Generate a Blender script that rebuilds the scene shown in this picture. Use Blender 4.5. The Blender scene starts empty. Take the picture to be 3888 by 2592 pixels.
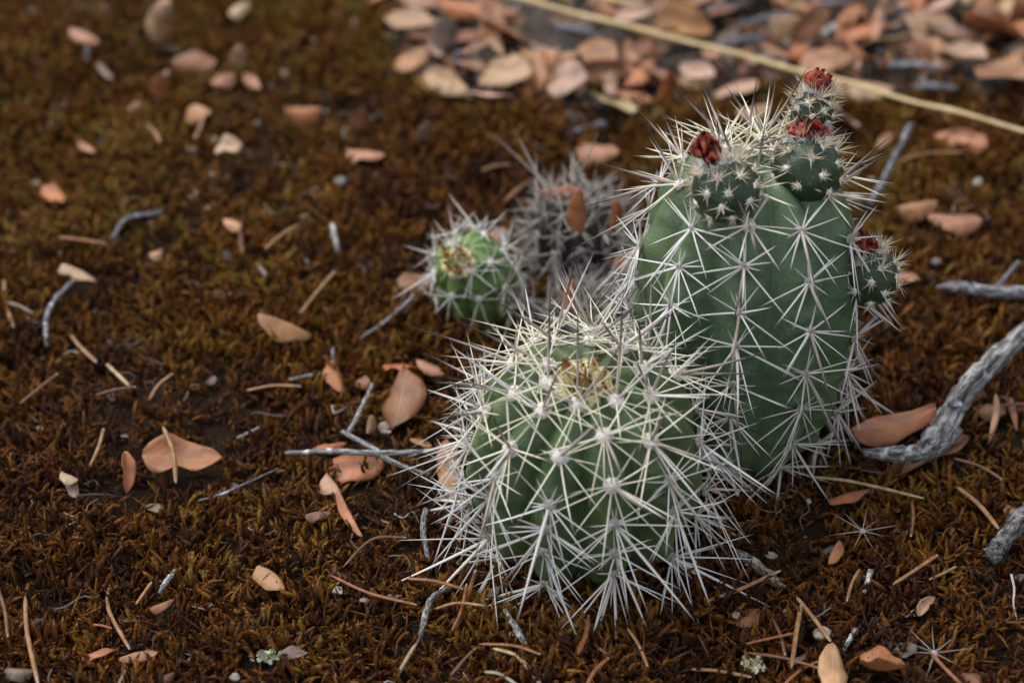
import bpy, math, random
import numpy as np
from mathutils import Vector, Matrix, noise as mnoise

# ------------------------------------------------------------------ camera, sky, sun, exposure
U = 0.01                      # the script thinks in centimetres, Blender in metres
PITCH = math.radians(38.0)
CAM_H = 42.0
FPX = 3888 * 50.0 / 22.2      # focal length in photograph pixels
KV = 3888 / 2352.0            # tables below use a 2352-wide view of the photograph
sc = bpy.context.scene
COL = sc.collection

cd = bpy.data.cameras.new('camera')
cam = bpy.data.objects.new('camera', cd); COL.objects.link(cam)
cam.location = (0, 0, CAM_H * U)
cam.rotation_euler = (math.pi / 2 - PITCH, 0, 0)
cd.sensor_width = 22.2; cd.lens = 50.0
cd.clip_start = 0.01; cd.clip_end = 200
cd.dof.use_dof = True
cd.dof.focus_distance = 59.6 * U
cd.dof.aperture_fstop = 4.9
cd.dof.aperture_blades = 6
sc.camera = cam

world = bpy.data.worlds.new('World'); sc.world = world; world.use_nodes = True
wn = world.node_tree; wn.nodes.clear()
sky = wn.nodes.new('ShaderNodeTexSky'); sky.sky_type = 'NISHITA'; sky.sun_disc = False
SUN_EL, SUN_AZ = math.radians(58), math.radians(-55)     # azimuth from +Y towards +X
sky.sun_elevation = SUN_EL; sky.sun_rotation = SUN_AZ
sky.air_density = 1.0; sky.dust_density = 3.0; sky.ozone_density = 1.0
hs = wn.nodes.new('ShaderNodeHueSaturation'); hs.inputs['Saturation'].default_value = 0.32   # thin overcast
bg = wn.nodes.new('ShaderNodeBackground'); bg.inputs['Strength'].default_value = 0.12
wo = wn.nodes.new('ShaderNodeOutputWorld')
wn.links.new(sky.outputs[0], hs.inputs['Color']); wn.links.new(hs.outputs[0], bg.inputs['Color'])
wn.links.new(bg.outputs[0], wo.inputs['Surface'])

sd = bpy.data.lights.new('sun', 'SUN'); sd.energy = 0.65; sd.angle = math.radians(40); sd.color = (1.0, 0.96, 0.9)
sun = bpy.data.objects.new('sun', sd); COL.objects.link(sun)
sdir = Vector((math.sin(SUN_AZ) * math.cos(SUN_EL), math.cos(SUN_AZ) * math.cos(SUN_EL), math.sin(SUN_EL)))
sun.rotation_euler = sdir.to_track_quat('Z', 'Y').to_euler()
sc.view_settings.view_transform = 'Standard'; sc.view_settings.look = 'None'
sc.view_settings.exposure = 1.1; sc.view_settings.gamma = 1.0

sc.cycles.max_bounces = 3; sc.cycles.diffuse_bounces = 2; sc.cycles.glossy_bounces = 2
sc.cycles.use_adaptive_sampling = True; sc.cycles.adaptive_threshold = 0.02

# ------------------------------------------------------------------ helpers
R = random.Random(7)
CAMP = np.array([0.0, 0.0, CAM_H])
CX = np.array([1.0, 0, 0]); CF = np.array([0, math.cos(PITCH), -math.sin(PITCH)])
CUP = np.array([0, math.sin(PITCH), math.cos(PITCH)])

def terrain(x, y):
    far = np.clip((np.hypot(x - 3, y - 52) - 7) / 12, 0, 1)
    h = 0.32 * np.sin(x * 0.33 + 1.3) * np.cos(y * 0.27 + 0.4) + 0.22 * np.sin(x * 0.71 - y * 0.45) + 0.12 * np.sin(y * 1.1 + x * 0.9)
    return h * (0.25 + 0.75 * far)

def project(p):
    d = np.asarray(p, float) - CAMP
    z = d @ CF
    return np.stack([1944 + FPX * (d @ CX) / z, 1296 - FPX * (d @ CUP) / z], -1), z

def G(vx, vy, lift=0.0):
    """ground point (cm) seen at view pixel (vx, vy), `lift` cm above the ground"""
    px, py = vx * KV, vy * KV
    ray = CF + CX * (px - 1944) / FPX - CUP * (py - 1296) / FPX
    z = lift
    for _ in range(6):
        t = (z - CAM_H) / ray[2]
        p = CAMP + ray * t
        z = float(terrain(p[0], p[1])) + lift
    return np.array([p[0], p[1], z])

def unit(v):
    v = np.asarray(v, float); n = np.linalg.norm(v)
    return v / n if n > 1e-9 else v

def me(name, V, F, mat=None, smooth=True, uv=None):
    m = bpy.data.meshes.new(name)
    V = np.asarray(V, float) * U
    m.from_pydata(V.tolist(), [], [tuple(int(i) for i in f) for f in F])
    if smooth: m.polygons.foreach_set('use_smooth', [True] * len(m.polygons))
    if uv is not None:
        l = m.uv_layers.new(name='UVMap'); uv = np.asarray(uv, float)
        li = np.zeros(len(m.loops), int); m.loops.foreach_get('vertex_index', li)
        l.data.foreach_set('uv', uv[li].ravel())
    if mat: m.materials.append(mat)
    m.update()
    return m

def ob(name, mesh, parent=None, loc=(0, 0, 0)):
    o = bpy.data.objects.new(name, mesh); COL.objects.link(o)
    o.location = (loc[0] * U, loc[1] * U, loc[2] * U)
    if parent: o.parent = parent
    return o

def tag(o, label=None, cat=None, group=None, kind=None):
    if label: o['label'] = label
    if cat: o['category'] = cat
    if group: o['group'] = group
    if kind: o['kind'] = kind
    return o

def frame(d):
    d = unit(d)
    a = np.array([0, 0, 1.0]) if abs(d[2]) < 0.9 else np.array([1.0, 0, 0])
    s = unit(np.cross(d, a)); return s, np.cross(s, d)

def catmull(P, n):
    P = np.asarray(P, float)
    if len(P) == 2:
        t = np.linspace(0, 1, n)[:, None]; return P[0] * (1 - t) + P[1] * t
    Q = np.vstack([2 * P[0] - P[1], P, 2 * P[-1] - P[-2]])
    out = []
    for u in np.linspace(0, len(P) - 1, n):
        i = min(int(u), len(P) - 2); f = u - i
        a, b, c, d = Q[i:i + 4]
        out.append(0.5 * (2 * b + (c - a) * f + (2 * a - 5 * b + 4 * c - d) * f * f + (3 * b - 3 * c + d - a) * f ** 3))
    return np.array(out)

class MB:
    def __init__(s): s.V = []; s.F = []; s.T = []
    def add(s, V, F, T=None):
        o = len(s.V); s.V.extend(np.asarray(V).tolist()); s.F.extend([tuple(i + o for i in f) for f in F])
        s.T.extend(np.asarray(T).tolist() if T is not None else [[0, 0]] * len(V))
    def build(s, name, mat, parent=None, loc=(0, 0, 0), smooth=True):
        return ob(name, me(name, np.array(s.V) , s.F, mat, smooth, s.T), parent, loc)

def tube(path, rad, sides=6, cap=True, flat=1.0, jitter=0.0, rng=R):
    path = np.asarray(path, float); n = len(path)
    rad = np.broadcast_to(np.asarray(rad, float), (n,))
    V = []; T = []
    s = None
    for i in range(n):
        d = unit(path[min(i + 1, n - 1)] - path[max(i - 1, 0)])
        if s is None: s, w = frame(d)
        else:
            s = unit(s - d * (s @ d)); w = np.cross(s, d)
        for k in range(sides):
            a = 2 * math.pi * k / sides
            r = rad[i] * (1 + jitter * (rng.random() - .5))
            V.append(path[i] + s * math.cos(a) * r + w * math.sin(a) * r * flat); T.append((k / sides, i / (n - 1)))
    F = []
    for i in range(n - 1):
        for k in range(sides):
            k2 = (k + 1) % sides
            F.append((i * sides + k, i * sides + k2, (i + 1) * sides + k2, (i + 1) * sides + k))
    if cap:
        F.append(tuple(range(sides))[::-1]); F.append(tuple((n - 1) * sides + k for k in range(sides)))
    return np.array(V), F, np.array(T)

# ------------------------------------------------------------------ materials
def mat(name, rough=0.6, spec=0.3):
    m = bpy.data.materials.new(name); m.use_nodes = True
    n = m.node_tree.nodes; b = n['Principled BSDF']
    b.inputs['Roughness'].default_value = rough; b.inputs['Specular IOR Level'].default_value = spec
    return m, m.node_tree, b
def nd(t, typ, **kw):
    n = t.nodes.new(typ)
    for k, v in kw.items(): setattr(n, k, v)
    return n
def ramp(t, fac, stops):
    r = nd(t, 'ShaderNodeValToRGB'); e = r.color_ramp.elements
    while len(e) < len(stops): e.new(0.5)
    for i, (p, c) in enumerate(stops):
        e[i].position = p; e[i].color = (*c, 1)
    t.links.new(fac, r.inputs[0]); return r.outputs[0]
def noise(t, scale, detail=4, vec=None, rough=0.55, out='Fac'):
    n = nd(t, 'ShaderNodeTexNoise'); n.inputs['Scale'].default_value = scale
    n.inputs['Detail'].default_value = detail; n.inputs['Roughness'].default_value = rough
    if vec is not None: t.links.new(vec, n.inputs['Vector'])
    return n.outputs[out]
def mix(t, fac, a, b, typ='MIX'):
    n = nd(t, 'ShaderNodeMix', data_type='RGBA', blend_type=typ)
    for s, v in ((n.inputs[0], fac), (n.inputs[6], a), (n.inputs[7], b)):
        if isinstance(v, (int, float)): s.default_value = v
        elif isinstance(v, tuple): s.default_value = (*v, 1)
        else: t.links.new(v, s)
    return n.outputs[2]
def math_(t, op, a, b=None):
    n = nd(t, 'ShaderNodeMath', operation=op)
    for s, v in zip(n.inputs, (a, b)):
        if v is None: continue
        if isinstance(v, (int, float)): s.default_value = v
        else: t.links.new(v, s)
    return n.outputs[0]
def bump(t, b, h, strength=0.3, dist=0.001):
    n = nd(t, 'ShaderNodeBump'); n.inputs['Strength'].default_value = strength; n.inputs['Distance'].default_value = dist
    t.links.new(h, n.inputs['Height']); t.links.new(n.outputs[0], b.inputs['Normal'])
def texco(t, out='Object'): return nd(t, 'ShaderNodeTexCoord').outputs[out]
def sepxyz(t, v):
    n = nd(t, 'ShaderNodeSeparateXYZ'); t.links.new(v, n.inputs[0]); return n.outputs
def objinfo(t): return nd(t, 'ShaderNodeObjectInfo')

def m_skin(name, c1, c2, c3, rough=0.42, foot=1.0):
    m, t, b = mat(name, rough, 0.45)
    v = texco(t)
    n1 = noise(t, 60, 5, v); n2 = noise(t, 320, 4, v); n3 = noise(t, 1500, 2, v)
    c = ramp(t, n1, [(0.34, c1), (0.5, c2), (0.68, c3)])
    c = mix(t, math_(t, 'MULTIPLY', ramp(t, noise(t, 24, 3, v), [(0.45, (0, 0, 0)), (0.7, (1, 1, 1))]), .55), c, (c2[0] * 1.7, c2[1] * 1.3, c2[2] * .85))
    c = mix(t, ramp(t, n2, [(0.5, (0, 0, 0)), (0.75, (1, 1, 1))]), c, tuple(x * 1.35 + .01 for x in c2))
    sp = ramp(t, noise(t, 700, 2, v), [(0.68, (0, 0, 0)), (0.74, (1, 1, 1))])      # pale dust specks
    c = mix(t, math_(t, 'MULTIPLY', sp, 0.35), c, (0.30, 0.30, 0.22))
    zz = sepxyz(t, v)[2]                                                       # corky brown skin at the foot, with a ragged edge, and scars
    ck = ramp(t, math_(t, 'ADD', math_(t, 'MULTIPLY', zz, 40.0), math_(t, 'MULTIPLY', noise(t, 130, 4, v), 1.1)), [(0.62, (1, 1, 1)), (0.92, (0, 0, 0))])
    sc2 = ramp(t, noise(t, 170, 6, v, .7), [(0.70, (0, 0, 0)), (0.74, (1, 1, 1))])
    cork = ramp(t, n3, [(0.35, (0.05, 0.034, 0.02)), (0.65, (0.15, 0.105, 0.06))])
    c = mix(t, math_(t, 'MULTIPLY', ck, .8 * foot), c, cork); c = mix(t, math_(t, 'MULTIPLY', sc2, .7), c, cork)
    t.links.new(c, b.inputs['Base Color'])
    rr = nd(t, 'ShaderNodeMapRange'); rr.inputs[3].default_value = rough - .08; rr.inputs[4].default_value = rough + .15
    t.links.new(n2, rr.inputs[0]); t.links.new(rr.outputs[0], b.inputs['Roughness'])
    h = math_(t, 'ADD', math_(t, 'MULTIPLY', n2, 0.6), math_(t, 'MULTIPLY', n3, 0.4))
    bump(t, b, h, 0.6, 0.0008)
    return m
M = {}
M['skin_front'] = m_skin('cactus_skin_green', (0.042, 0.080, 0.028), (0.064, 0.112, 0.041), (0.098, 0.152, 0.060))
M['skin_back'] = m_skin('cactus_skin_bluegreen', (0.048, 0.094, 0.044), (0.070, 0.126, 0.062), (0.108, 0.170, 0.088))
M['skin_small'] = m_skin('cactus_skin_young', (0.075, 0.14, 0.035), (0.11, 0.19, 0.048), (0.17, 0.25, 0.07))
M['skin_dead'] = m_skin('cactus_skin_dead', (0.022, 0.019, 0.015), (0.035, 0.030, 0.024), (0.06, 0.05, 0.04), 0.8, 0.0)
M['skin_fruit'] = m_skin('fruit_skin', (0.008, 0.022, 0.007), (0.012, 0.031, 0.010), (0.018, 0.042, 0.014), 0.38, 0.0)

def m_spine(name, base, mid, tip, t1, t2, rough=0.55):
    m, t, b = mat(name, rough, 0.35)
    uv = sepxyz(t, texco(t, 'UV'))
    rnd = objinfo(t).outputs['Random']
    k = math_(t, 'ADD', uv[1], math_(t, 'MULTIPLY', math_(t, 'SUBTRACT', rnd, 0.5), 0.16))
    c = ramp(t, k, [(0.0, base), (0.12, mid), (t1, mid), (t2, tip)])
    nz = noise(t, 900, 3, texco(t))
    c = mix(t, math_(t, 'MULTIPLY', ramp(t, nz, [(0.4, (0, 0, 0)), (0.7, (1, 1, 1))]), 0.35), c, tuple(x * 0.55 for x in mid))
    hsv = nd(t, 'ShaderNodeHueSaturation'); t.links.new(c, hsv.inputs['Color'])
    t.links.new(math_(t, 'ADD', 0.78, math_(t, 'MULTIPLY', rnd, 0.4)), hsv.inputs['Value'])
    t.links.new(hsv.outputs[0], b.inputs['Base Color'])
    return m
M['spine_fresh'] = m_spine('spine_cream', (0.58, 0.46, 0.26), (0.82, 0.78, 0.60), (0.06, 0.02, 0.012), 0.72, 0.97)
M['spine_white'] = m_spine('spine_white', (0.48, 0.41, 0.34), (0.72, 0.70, 0.67), (0.07, 0.035, 0.03), 0.78, 0.99)
M['spine_aged'] = m_spine('spine_aged', (0.32, 0.27, 0.22), (0.62, 0.59, 0.53), (0.10, 0.05, 0.05), 0.80, 1.0)
M['spine_dark'] = m_spine('spine_dark', (0.50, 0.38, 0.27), (0.45, 0.37, 0.33), (0.018, 0.010, 0.014), 0.30, 0.72)
M['spine_grey'] = m_spine('spine_dead_grey', (0.10, 0.08, 0.065), (0.32, 0.295, 0.265), (0.12, 0.095, 0.085), 0.7, 1.0, 0.75)
M['spine_fruit'] = m_spine('spine_fruit', (0.70, 0.56, 0.32), (0.74, 0.64, 0.44), (0.15, 0.045, 0.025), 0.40, 0.95)
M['spine_young'] = m_spine('spine_young', (0.62, 0.60, 0.28), (0.60, 0.50, 0.17), (0.20, 0.035, 0.01), 0.40, 0.8)

def m_wool(name, c1, c2):
    m, t, b = mat(name, 0.95, 0.1)
    c = ramp(t, noise(t, 1400, 4, texco(t)), [(0.35, c1), (0.62, c2)])
    t.links.new(c, b.inputs['Base Color'])
    bump(t, b, noise(t, 2200, 3, texco(t)), 0.8, 0.0006)
    return m
M['wool_white'] = m_wool('wool_white', (0.62, 0.57, 0.51), (0.88, 0.86, 0.82))
M['wool_grey'] = m_wool('wool_grey', (0.30, 0.26, 0.24), (0.52, 0.49, 0.46))
M['wool_yellow'] = m_wool('wool_yellow', (0.60, 0.50, 0.20), (0.80, 0.74, 0.42))

def m_flower():
    m, t, b = mat('dried_petal', 0.55, 0.4)
    v = texco(t)
    c = ramp(t, noise(t, 420, 5, v), [(0.34, (0.05, 0.004, 0.005)), (0.48, (0.20, 0.018, 0.010)), (0.60, (0.36, 0.06, 0.015)), (0.74, (0.48, 0.19, 0.05))])
    t.links.new(c, b.inputs['Base Color']); bump(t, b, noise(t, 900, 4, v), 0.6, 0.0008)
    return m
M['petal'] = m_flower()
def m_bract():
    m, t, b = mat('yellow_bract', 0.6, 0.3)
    uv = sepxyz(t, texco(t, 'UV'))
    c = ramp(t, uv[1], [(0, (0.70, 0.70, 0.36)), (0.55, (0.68, 0.58, 0.22)), (0.80, (0.42, 0.16, 0.04)), (1, (0.14, 0.035, 0.012))])
    t.links.new(c, b.inputs['Base Color']); return m
M['bract'] = m_bract()

def m_leaf():
    m, t, b = mat('dry_leaf', 0.5, 0.4)
    oi = objinfo(t); uv = sepxyz(t, texco(t, 'UV')); v = texco(t)
    n1 = noise(t, 130, 5, v); n2 = noise(t, 900, 3, v)
    c = mix(t, ramp(t, n1, [(0.35, (0, 0, 0)), (0.7, (1, 1, 1))]), mix(t, 1.0, oi.outputs['Color'], (0.48, 0.40, 0.36), 'MULTIPLY'), mix(t, 1.0, oi.outputs['Color'], (1.08, 1.04, 1.0), 'MULTIPLY'))
    # midrib and side veins
    dx = math_(t, 'ABSOLUTE', math_(t, 'SUBTRACT', uv[0], 0.5))
    rib = ramp(t, dx, [(0.010, (1, 1, 1)), (0.028, (0, 0, 0))])
    w = math_(t, 'FRACT', math_(t, 'SUBTRACT', math_(t, 'MULTIPLY', uv[1], 9.0), math_(t, 'MULTIPLY', dx, 6.0)))
    vein = ramp(t, w, [(0.02, (1, 1, 1)), (0.10, (0, 0, 0))])
    c = mix(t, math_(t, 'MULTIPLY', rib, 0.45), c, (0.38, 0.26, 0.15))
    c = mix(t, math_(t, 'MULTIPLY', vein, 0.25), c, (0.36, 0.22, 0.12))
    spot = ramp(t, noise(t, 520, 2, v), [(0.70, (0, 0, 0)), (0.76, (1, 1, 1))])
    c = mix(t, math_(t, 'MULTIPLY', spot, 0.55), c, (0.07, 0.04, 0.03))
    ed = ramp(t, math_(t, 'ADD', math_(t, 'MULTIPLY', uv[1], 1.0), math_(t, 'MULTIPLY', n1, 0.35)), [(1.05, (0, 0, 0)), (1.28, (1, 1, 1))])
    c = mix(t, math_(t, 'MULTIPLY', ed, 0.5), c, (0.16, 0.06, 0.04))
    t.links.new(c, b.inputs['Base Color'])
    h = math_(t, 'ADD', math_(t, 'MULTIPLY', vein, -0.3), math_(t, 'ADD', math_(t, 'MULTIPLY', n2, 0.4), math_(t, 'MULTIPLY', rib, 0.7)))
    bump(t, b, h, 0.4, 0.0006)
    return m
M['leaf'] = m_leaf()
def m_needle():
    m, t, b = mat('pine_needle', 0.5, 0.35)
    oi = objinfo(t); uv = sepxyz(t, texco(t, 'UV')); v = texco(t)
    n1 = noise(t, 350, 4, v)
    c = mix(t, ramp(t, n1, [(0.35, (0, 0, 0)), (0.7, (1, 1, 1))]), mix(t, 1.0, oi.outputs['Color'], (0.5, 0.42, 0.36), 'MULTIPLY'), oi.outputs['Color'])
    st = math_(t, 'FRACT', math_(t, 'MULTIPLY', uv[0], 3.0))
    c = mix(t, math_(t, 'MULTIPLY', ramp(t, st, [(0.0, (1, 1, 1)), (0.25, (0, 0, 0))]), 0.35), c, (0.06, 0.03, 0.015))
    c = mix(t, ramp(t, uv[1], [(0.93, (0, 0, 0)), (0.99, (1, 1, 1))]), c, (0.4, 0.35, 0.28))
    t.links.new(c, b.inputs['Base Color']); return m
M['needle'] = m_needle()
def m_bark():
    m, t, b = mat('grey_bark', 0.85, 0.2)
    v = texco(t); oi = objinfo(t)
    mp = nd(t, 'ShaderNodeMapping'); t.links.new(texco(t, 'UV'), mp.inputs[0]); mp.inputs['Scale'].default_value = (5, 5, 1)
    n1 = noise(t, 2.2, 6, mp.outputs[0], 0.65); n2 = noise(t, 260, 4, v)
    c = ramp(t, n1, [(0.36, (0.02, 0.019, 0.018)), (0.48, (0.11, 0.105, 0.10)), (0.62, (0.36, 0.36, 0.35))])
    c = mix(t, ramp(t, n2, [(0.60, (0, 0, 0)), (0.70, (1, 1, 1))]), c, (0.50, 0.51, 0.48))
    c = mix(t, 1.0, c, oi.outputs['Color'], 'MULTIPLY')
    t.links.new(c, b.inputs['Base Color'])
    bump(t, b, math_(t, 'ADD', n1, math_(t, 'MULTIPLY', n2, 0.5)), 0.8, 0.002)
    return m
M['bark'] = m_bark()
def m_straw():
    m, t, b = mat('straw', 0.45, 0.4)
    uv = sepxyz(t, texco(t, 'UV')); mp = nd(t, 'ShaderNodeMapping'); t.links.new(texco(t, 'UV'), mp.inputs[0]); mp.inputs['Scale'].default_value = (8, 14, 1)
    c = ramp(t, noise(t, 2.0, 4, mp.outputs[0]), [(0.3, (0.30, 0.20, 0.08)), (0.55, (0.55, 0.42, 0.20)), (0.75, (0.66, 0.55, 0.32))])
    t.links.new(c, b.inputs['Base Color']); return m
M['straw'] = m_straw()
def m_pale():
    m, t, b = mat('pale_scrap', 0.8, 0.2)
    v = texco(t); oi = objinfo(t)
    c = mix(t, ramp(t, noise(t, 500, 5, v), [(0.35, (0, 0, 0)), (0.65, (1, 1, 1))]), mix(t, 1.0, oi.outputs['Color'], (0.45, 0.4, 0.36), 'MULTIPLY'), oi.outputs['Color'])
    t.links.new(c, b.inputs['Base Color']); bump(t, b, noise(t, 700, 4, v), 0.7, 0.001); return m
M['pale'] = m_pale()

def m_moss():
    m, t, b = mat('moss_shoot', 0.65, 0.25)
    oi = objinfo(t); uv = sepxyz(t, texco(t, 'UV'))
    loc = oi.outputs['Location']; rnd = oi.outputs['Random']
    n1 = noise(t, 9, 3, loc); n2 = noise(t, 38, 3, loc)
    k = math_(t, 'ADD', math_(t, 'ADD', math_(t, 'MULTIPLY', n1, 0.55), math_(t, 'MULTIPLY', n2, 0.45)), math_(t, 'MULTIPLY', math_(t, 'SUBTRACT', rnd, 0.55), 0.34))
    k = math_(t, 'ADD', k, math_(t, 'MULTIPLY', math_(t, 'SUBTRACT', sepxyz(t, loc)[1], 0.53), 0.40))     # older red-brown growth in front, olive growth behind
    tip = ramp(t, k, [(0.28, (0.04, 0.015, 0.006)), (0.40, (0.095, 0.031, 0.006)), (0.50, (0.170, 0.060, 0.007)), (0.58, (0.20, 0.084, 0.008)), (0.66, (0.20, 0.108, 0.011)), (0.8, (0.155, 0.118, 0.017))])
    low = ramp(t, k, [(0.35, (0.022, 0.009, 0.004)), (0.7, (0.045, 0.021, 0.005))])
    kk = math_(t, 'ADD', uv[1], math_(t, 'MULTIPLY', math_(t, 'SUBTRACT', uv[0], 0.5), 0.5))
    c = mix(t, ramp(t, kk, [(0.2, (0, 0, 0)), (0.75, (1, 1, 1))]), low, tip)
    t.links.new(c, b.inputs['Base Color'])
    return m
M['moss'] = m_moss()
def m_soil():
    m, t, b = mat('soil', 0.95, 0.1)
    v = texco(t)
    n1 = noise(t, 30, 6, v, 0.65); n2 = noise(t, 350, 5, v, 0.7)
    at = nd(t, 'ShaderNodeAttribute', attribute_name='litter').outputs['Fac']
    c1 = ramp(t, n2, [(0.3, (0.010, 0.007, 0.004)), (0.6, (0.030, 0.018, 0.009)), (0.8, (0.06, 0.04, 0.02))])
    c2 = ramp(t, n2, [(0.3, (0.04, 0.036, 0.034)), (0.55, (0.13, 0.115, 0.105)), (0.8, (0.26, 0.235, 0.21))])
    c = mix(t, at, c1, c2)
    c = mix(t, math_(t, 'MULTIPLY', n1, 0.5), c, (0.05, 0.035, 0.02))
    t.links.new(c, b.inputs['Base Color'])
    bump(t, b, n2, 1.0, 0.004); return m
M['soil'] = m_soil()
def m_chip():
    m, t, b = mat('debris', 0.85, 0.15)
    oi = objinfo(t)
    c = ramp(t, oi.outputs['Random'], [(0.0, (0.05, 0.045, 0.04)), (0.3, (0.16, 0.14, 0.125)), (0.6, (0.24, 0.15, 0.09)), (0.85, (0.34, 0.31, 0.27)), (1.0, (0.62, 0.6, 0.55))])
    c = mix(t, math_(t, 'MULTIPLY', noise(t, 900, 4, texco(t)), 0.6), c, (0.08, 0.07, 0.06))
    t.links.new(c, b.inputs['Base Color']); return m
M['chip'] = m_chip()

# ------------------------------------------------------------------ ground
LX = [-900, 840, 870, 885, 900, 960, 1050, 1170, 1230, 1330, 1480, 1600, 1850, 2060, 2200, 2352, 3200]
LY = [-900, -300, -60, 60, 150, 185, 215, 230, 260, 285, 265, 235, 190, 200, 215, 195, 150]
def litter_mask(x, y):
    """1 in the leaf-litter bank behind the cacti, 0 on the moss"""
    p, z = project(np.stack([x, y, terrain(x, y)], -1))
    vx, vy = p[..., 0] / KV, p[..., 1] / KV
    yb = np.interp(vx, LX, LY)
    wob = 22 * np.sin(x * 2.1 + y) + 14 * np.sin(y * 3.3 - x * 1.2)
    far = (y > 95)
    return np.where(z > 5, np.clip((yb + wob - vy) / 30 + 0.5, 0, 1), 0) * np.where(far & (x < -5), 0.3, 1)

def grid_ground():
    n = 260
    s = np.linspace(-1, 1, n)
    gx = 34 * s + 3000 * np.sign(s) * np.abs(s) ** 11
    gy = 56 + 34 * s + 3000 * np.sign(s) * np.abs(s) ** 11
    X, Y = np.meshgrid(gx, gy)
    Z = terrain(X, Y) * (np.hypot(X, Y - 56) < 300)
    lit = litter_mask(X, Y)
    V = np.stack([X, Y, Z], -1).reshape(-1, 3)
    F = [(j * n + i, j * n + i + 1, (j + 1) * n + i + 1, (j + 1) * n + i) for j in range(n - 1) for i in range(n - 1)]
    m = me('ground', V, F, M['soil'])
    a = m.attributes.new('litter', 'FLOAT', 'POINT'); a.data.foreach_set('value', lit.ravel().astype(np.float32))
    return ob('ground', m)
tag(grid_ground(), kind='structure')

# ---- moss shoots: prototypes scattered by geometry nodes
def shoot(mb, base, L, lean, az, r, rng, leaves=14):
    d0 = np.array([math.sin(lean) * math.cos(az), math.sin(lean) * math.sin(az), math.cos(lean)])
    bend = np.array([rng.uniform(-1, 1), rng.uniform(-1, 1), -0.2]) * L * 0.35
    path = [np.array(base) + d0 * L * u + bend * u * u for u in np.linspace(0, 1, 6)]
    tone = rng.random()
    V, F, T = tube(path, [r * .35, r * .55, r * .8, r, r * .95, r * .3], 5, False)
    T[:, 0] = tone
    mb.add(V, F, T)
    path = np.array(path)
    for k in range(leaves):
        u = 0.15 + 0.85 * (k + rng.random() * .5) / leaves
        i = min(int(u * 5), 4); f = u * 5 - i
        p = path[i] * (1 - f) + path[i + 1] * f; d = unit(path[i + 1] - path[i])
        s, w = frame(d); a = k * 2.4 + rng.random()
        o = s * math.cos(a) + w * math.sin(a); q = np.cross(d, o)
        l = r * rng.uniform(1.6, 2.6); wd = r * rng.uniform(.45, .7)
        b0 = p + o * r * .3
        mb.add([b0 - q * wd, b0 + q * wd, b0 + d * l * .6 + o * l * .38 + q * wd * .6, b0 + d * l + o * l * .5, b0 + d * l * .6 + o * l * .38 - q * wd * .6],
               [(0, 1, 2), (0, 2, 4), (4, 2, 3)], [(tone, u)] * 5)
protos = bpy.data.collections.new('moss_prototypes')
rng = random.Random(3)
for k in range(14):
    mb = MB()
    for j in range(6):
        a = rng.uniform(0, 6.28); q = rng.uniform(0, .34)
        if k % 5 == 4:                          # wiry leafless stems
            shoot(mb, (q * math.cos(a), q * math.sin(a), -0.05), rng.uniform(.5, .95), abs(rng.gauss(0, 1.1)), rng.uniform(0, 6.28), .02, rng, 4); continue
        shoot(mb, (q * math.cos(a), q * math.sin(a), -0.05), rng.uniform(.30, .74), abs(rng.gauss(0, .95)), rng.uniform(0, 6.28), rng.choice([.03, .042, .05, .056]), rng)
    o = bpy.data.objects.new('moss_clump', me('moss_clump', mb.V, mb.F, M['moss'], False, mb.T)); protos.objects.link(o)
chips = bpy.data.collections.new('debris_prototypes')
for k in range(10):
    mb = MB()
    if k < 5:                                   # flat flakes
        n = 7; L = rng.uniform(.10, .26)
        ring = [(math.cos(6.283 * i / n) * L * rng.uniform(.6, 1.1), math.sin(6.283 * i / n) * L * rng.uniform(.35, .7), rng.uniform(-.03, .05)) for i in range(n)]
        top = [(x, y, z + .035) for x, y, z in ring]
        mb.add(ring + top, [tuple(range(n))[::-1], tuple(range(n, 2 * n))] + [(i, (i + 1) % n, n + (i + 1) % n, n + i) for i in range(n)])
    else:                                       # thin rootlets and stalks
        L = rng.uniform(.5, 1.4)
        path = catmull([(-L / 2, 0, 0), (-L / 6, rng.uniform(-.15, .15), .06), (L / 6, rng.uniform(-.15, .15), .1), (L / 2, rng.uniform(-.1, .1), .02)], 8)
        mb.add(*tube(path, np.linspace(.028, .014, 8), 5))
    o = bpy.data.objects.new('debris_bit', me('debris_bit', mb.V, mb.F, M['chip'], False)); chips.objects.link(o)

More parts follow.
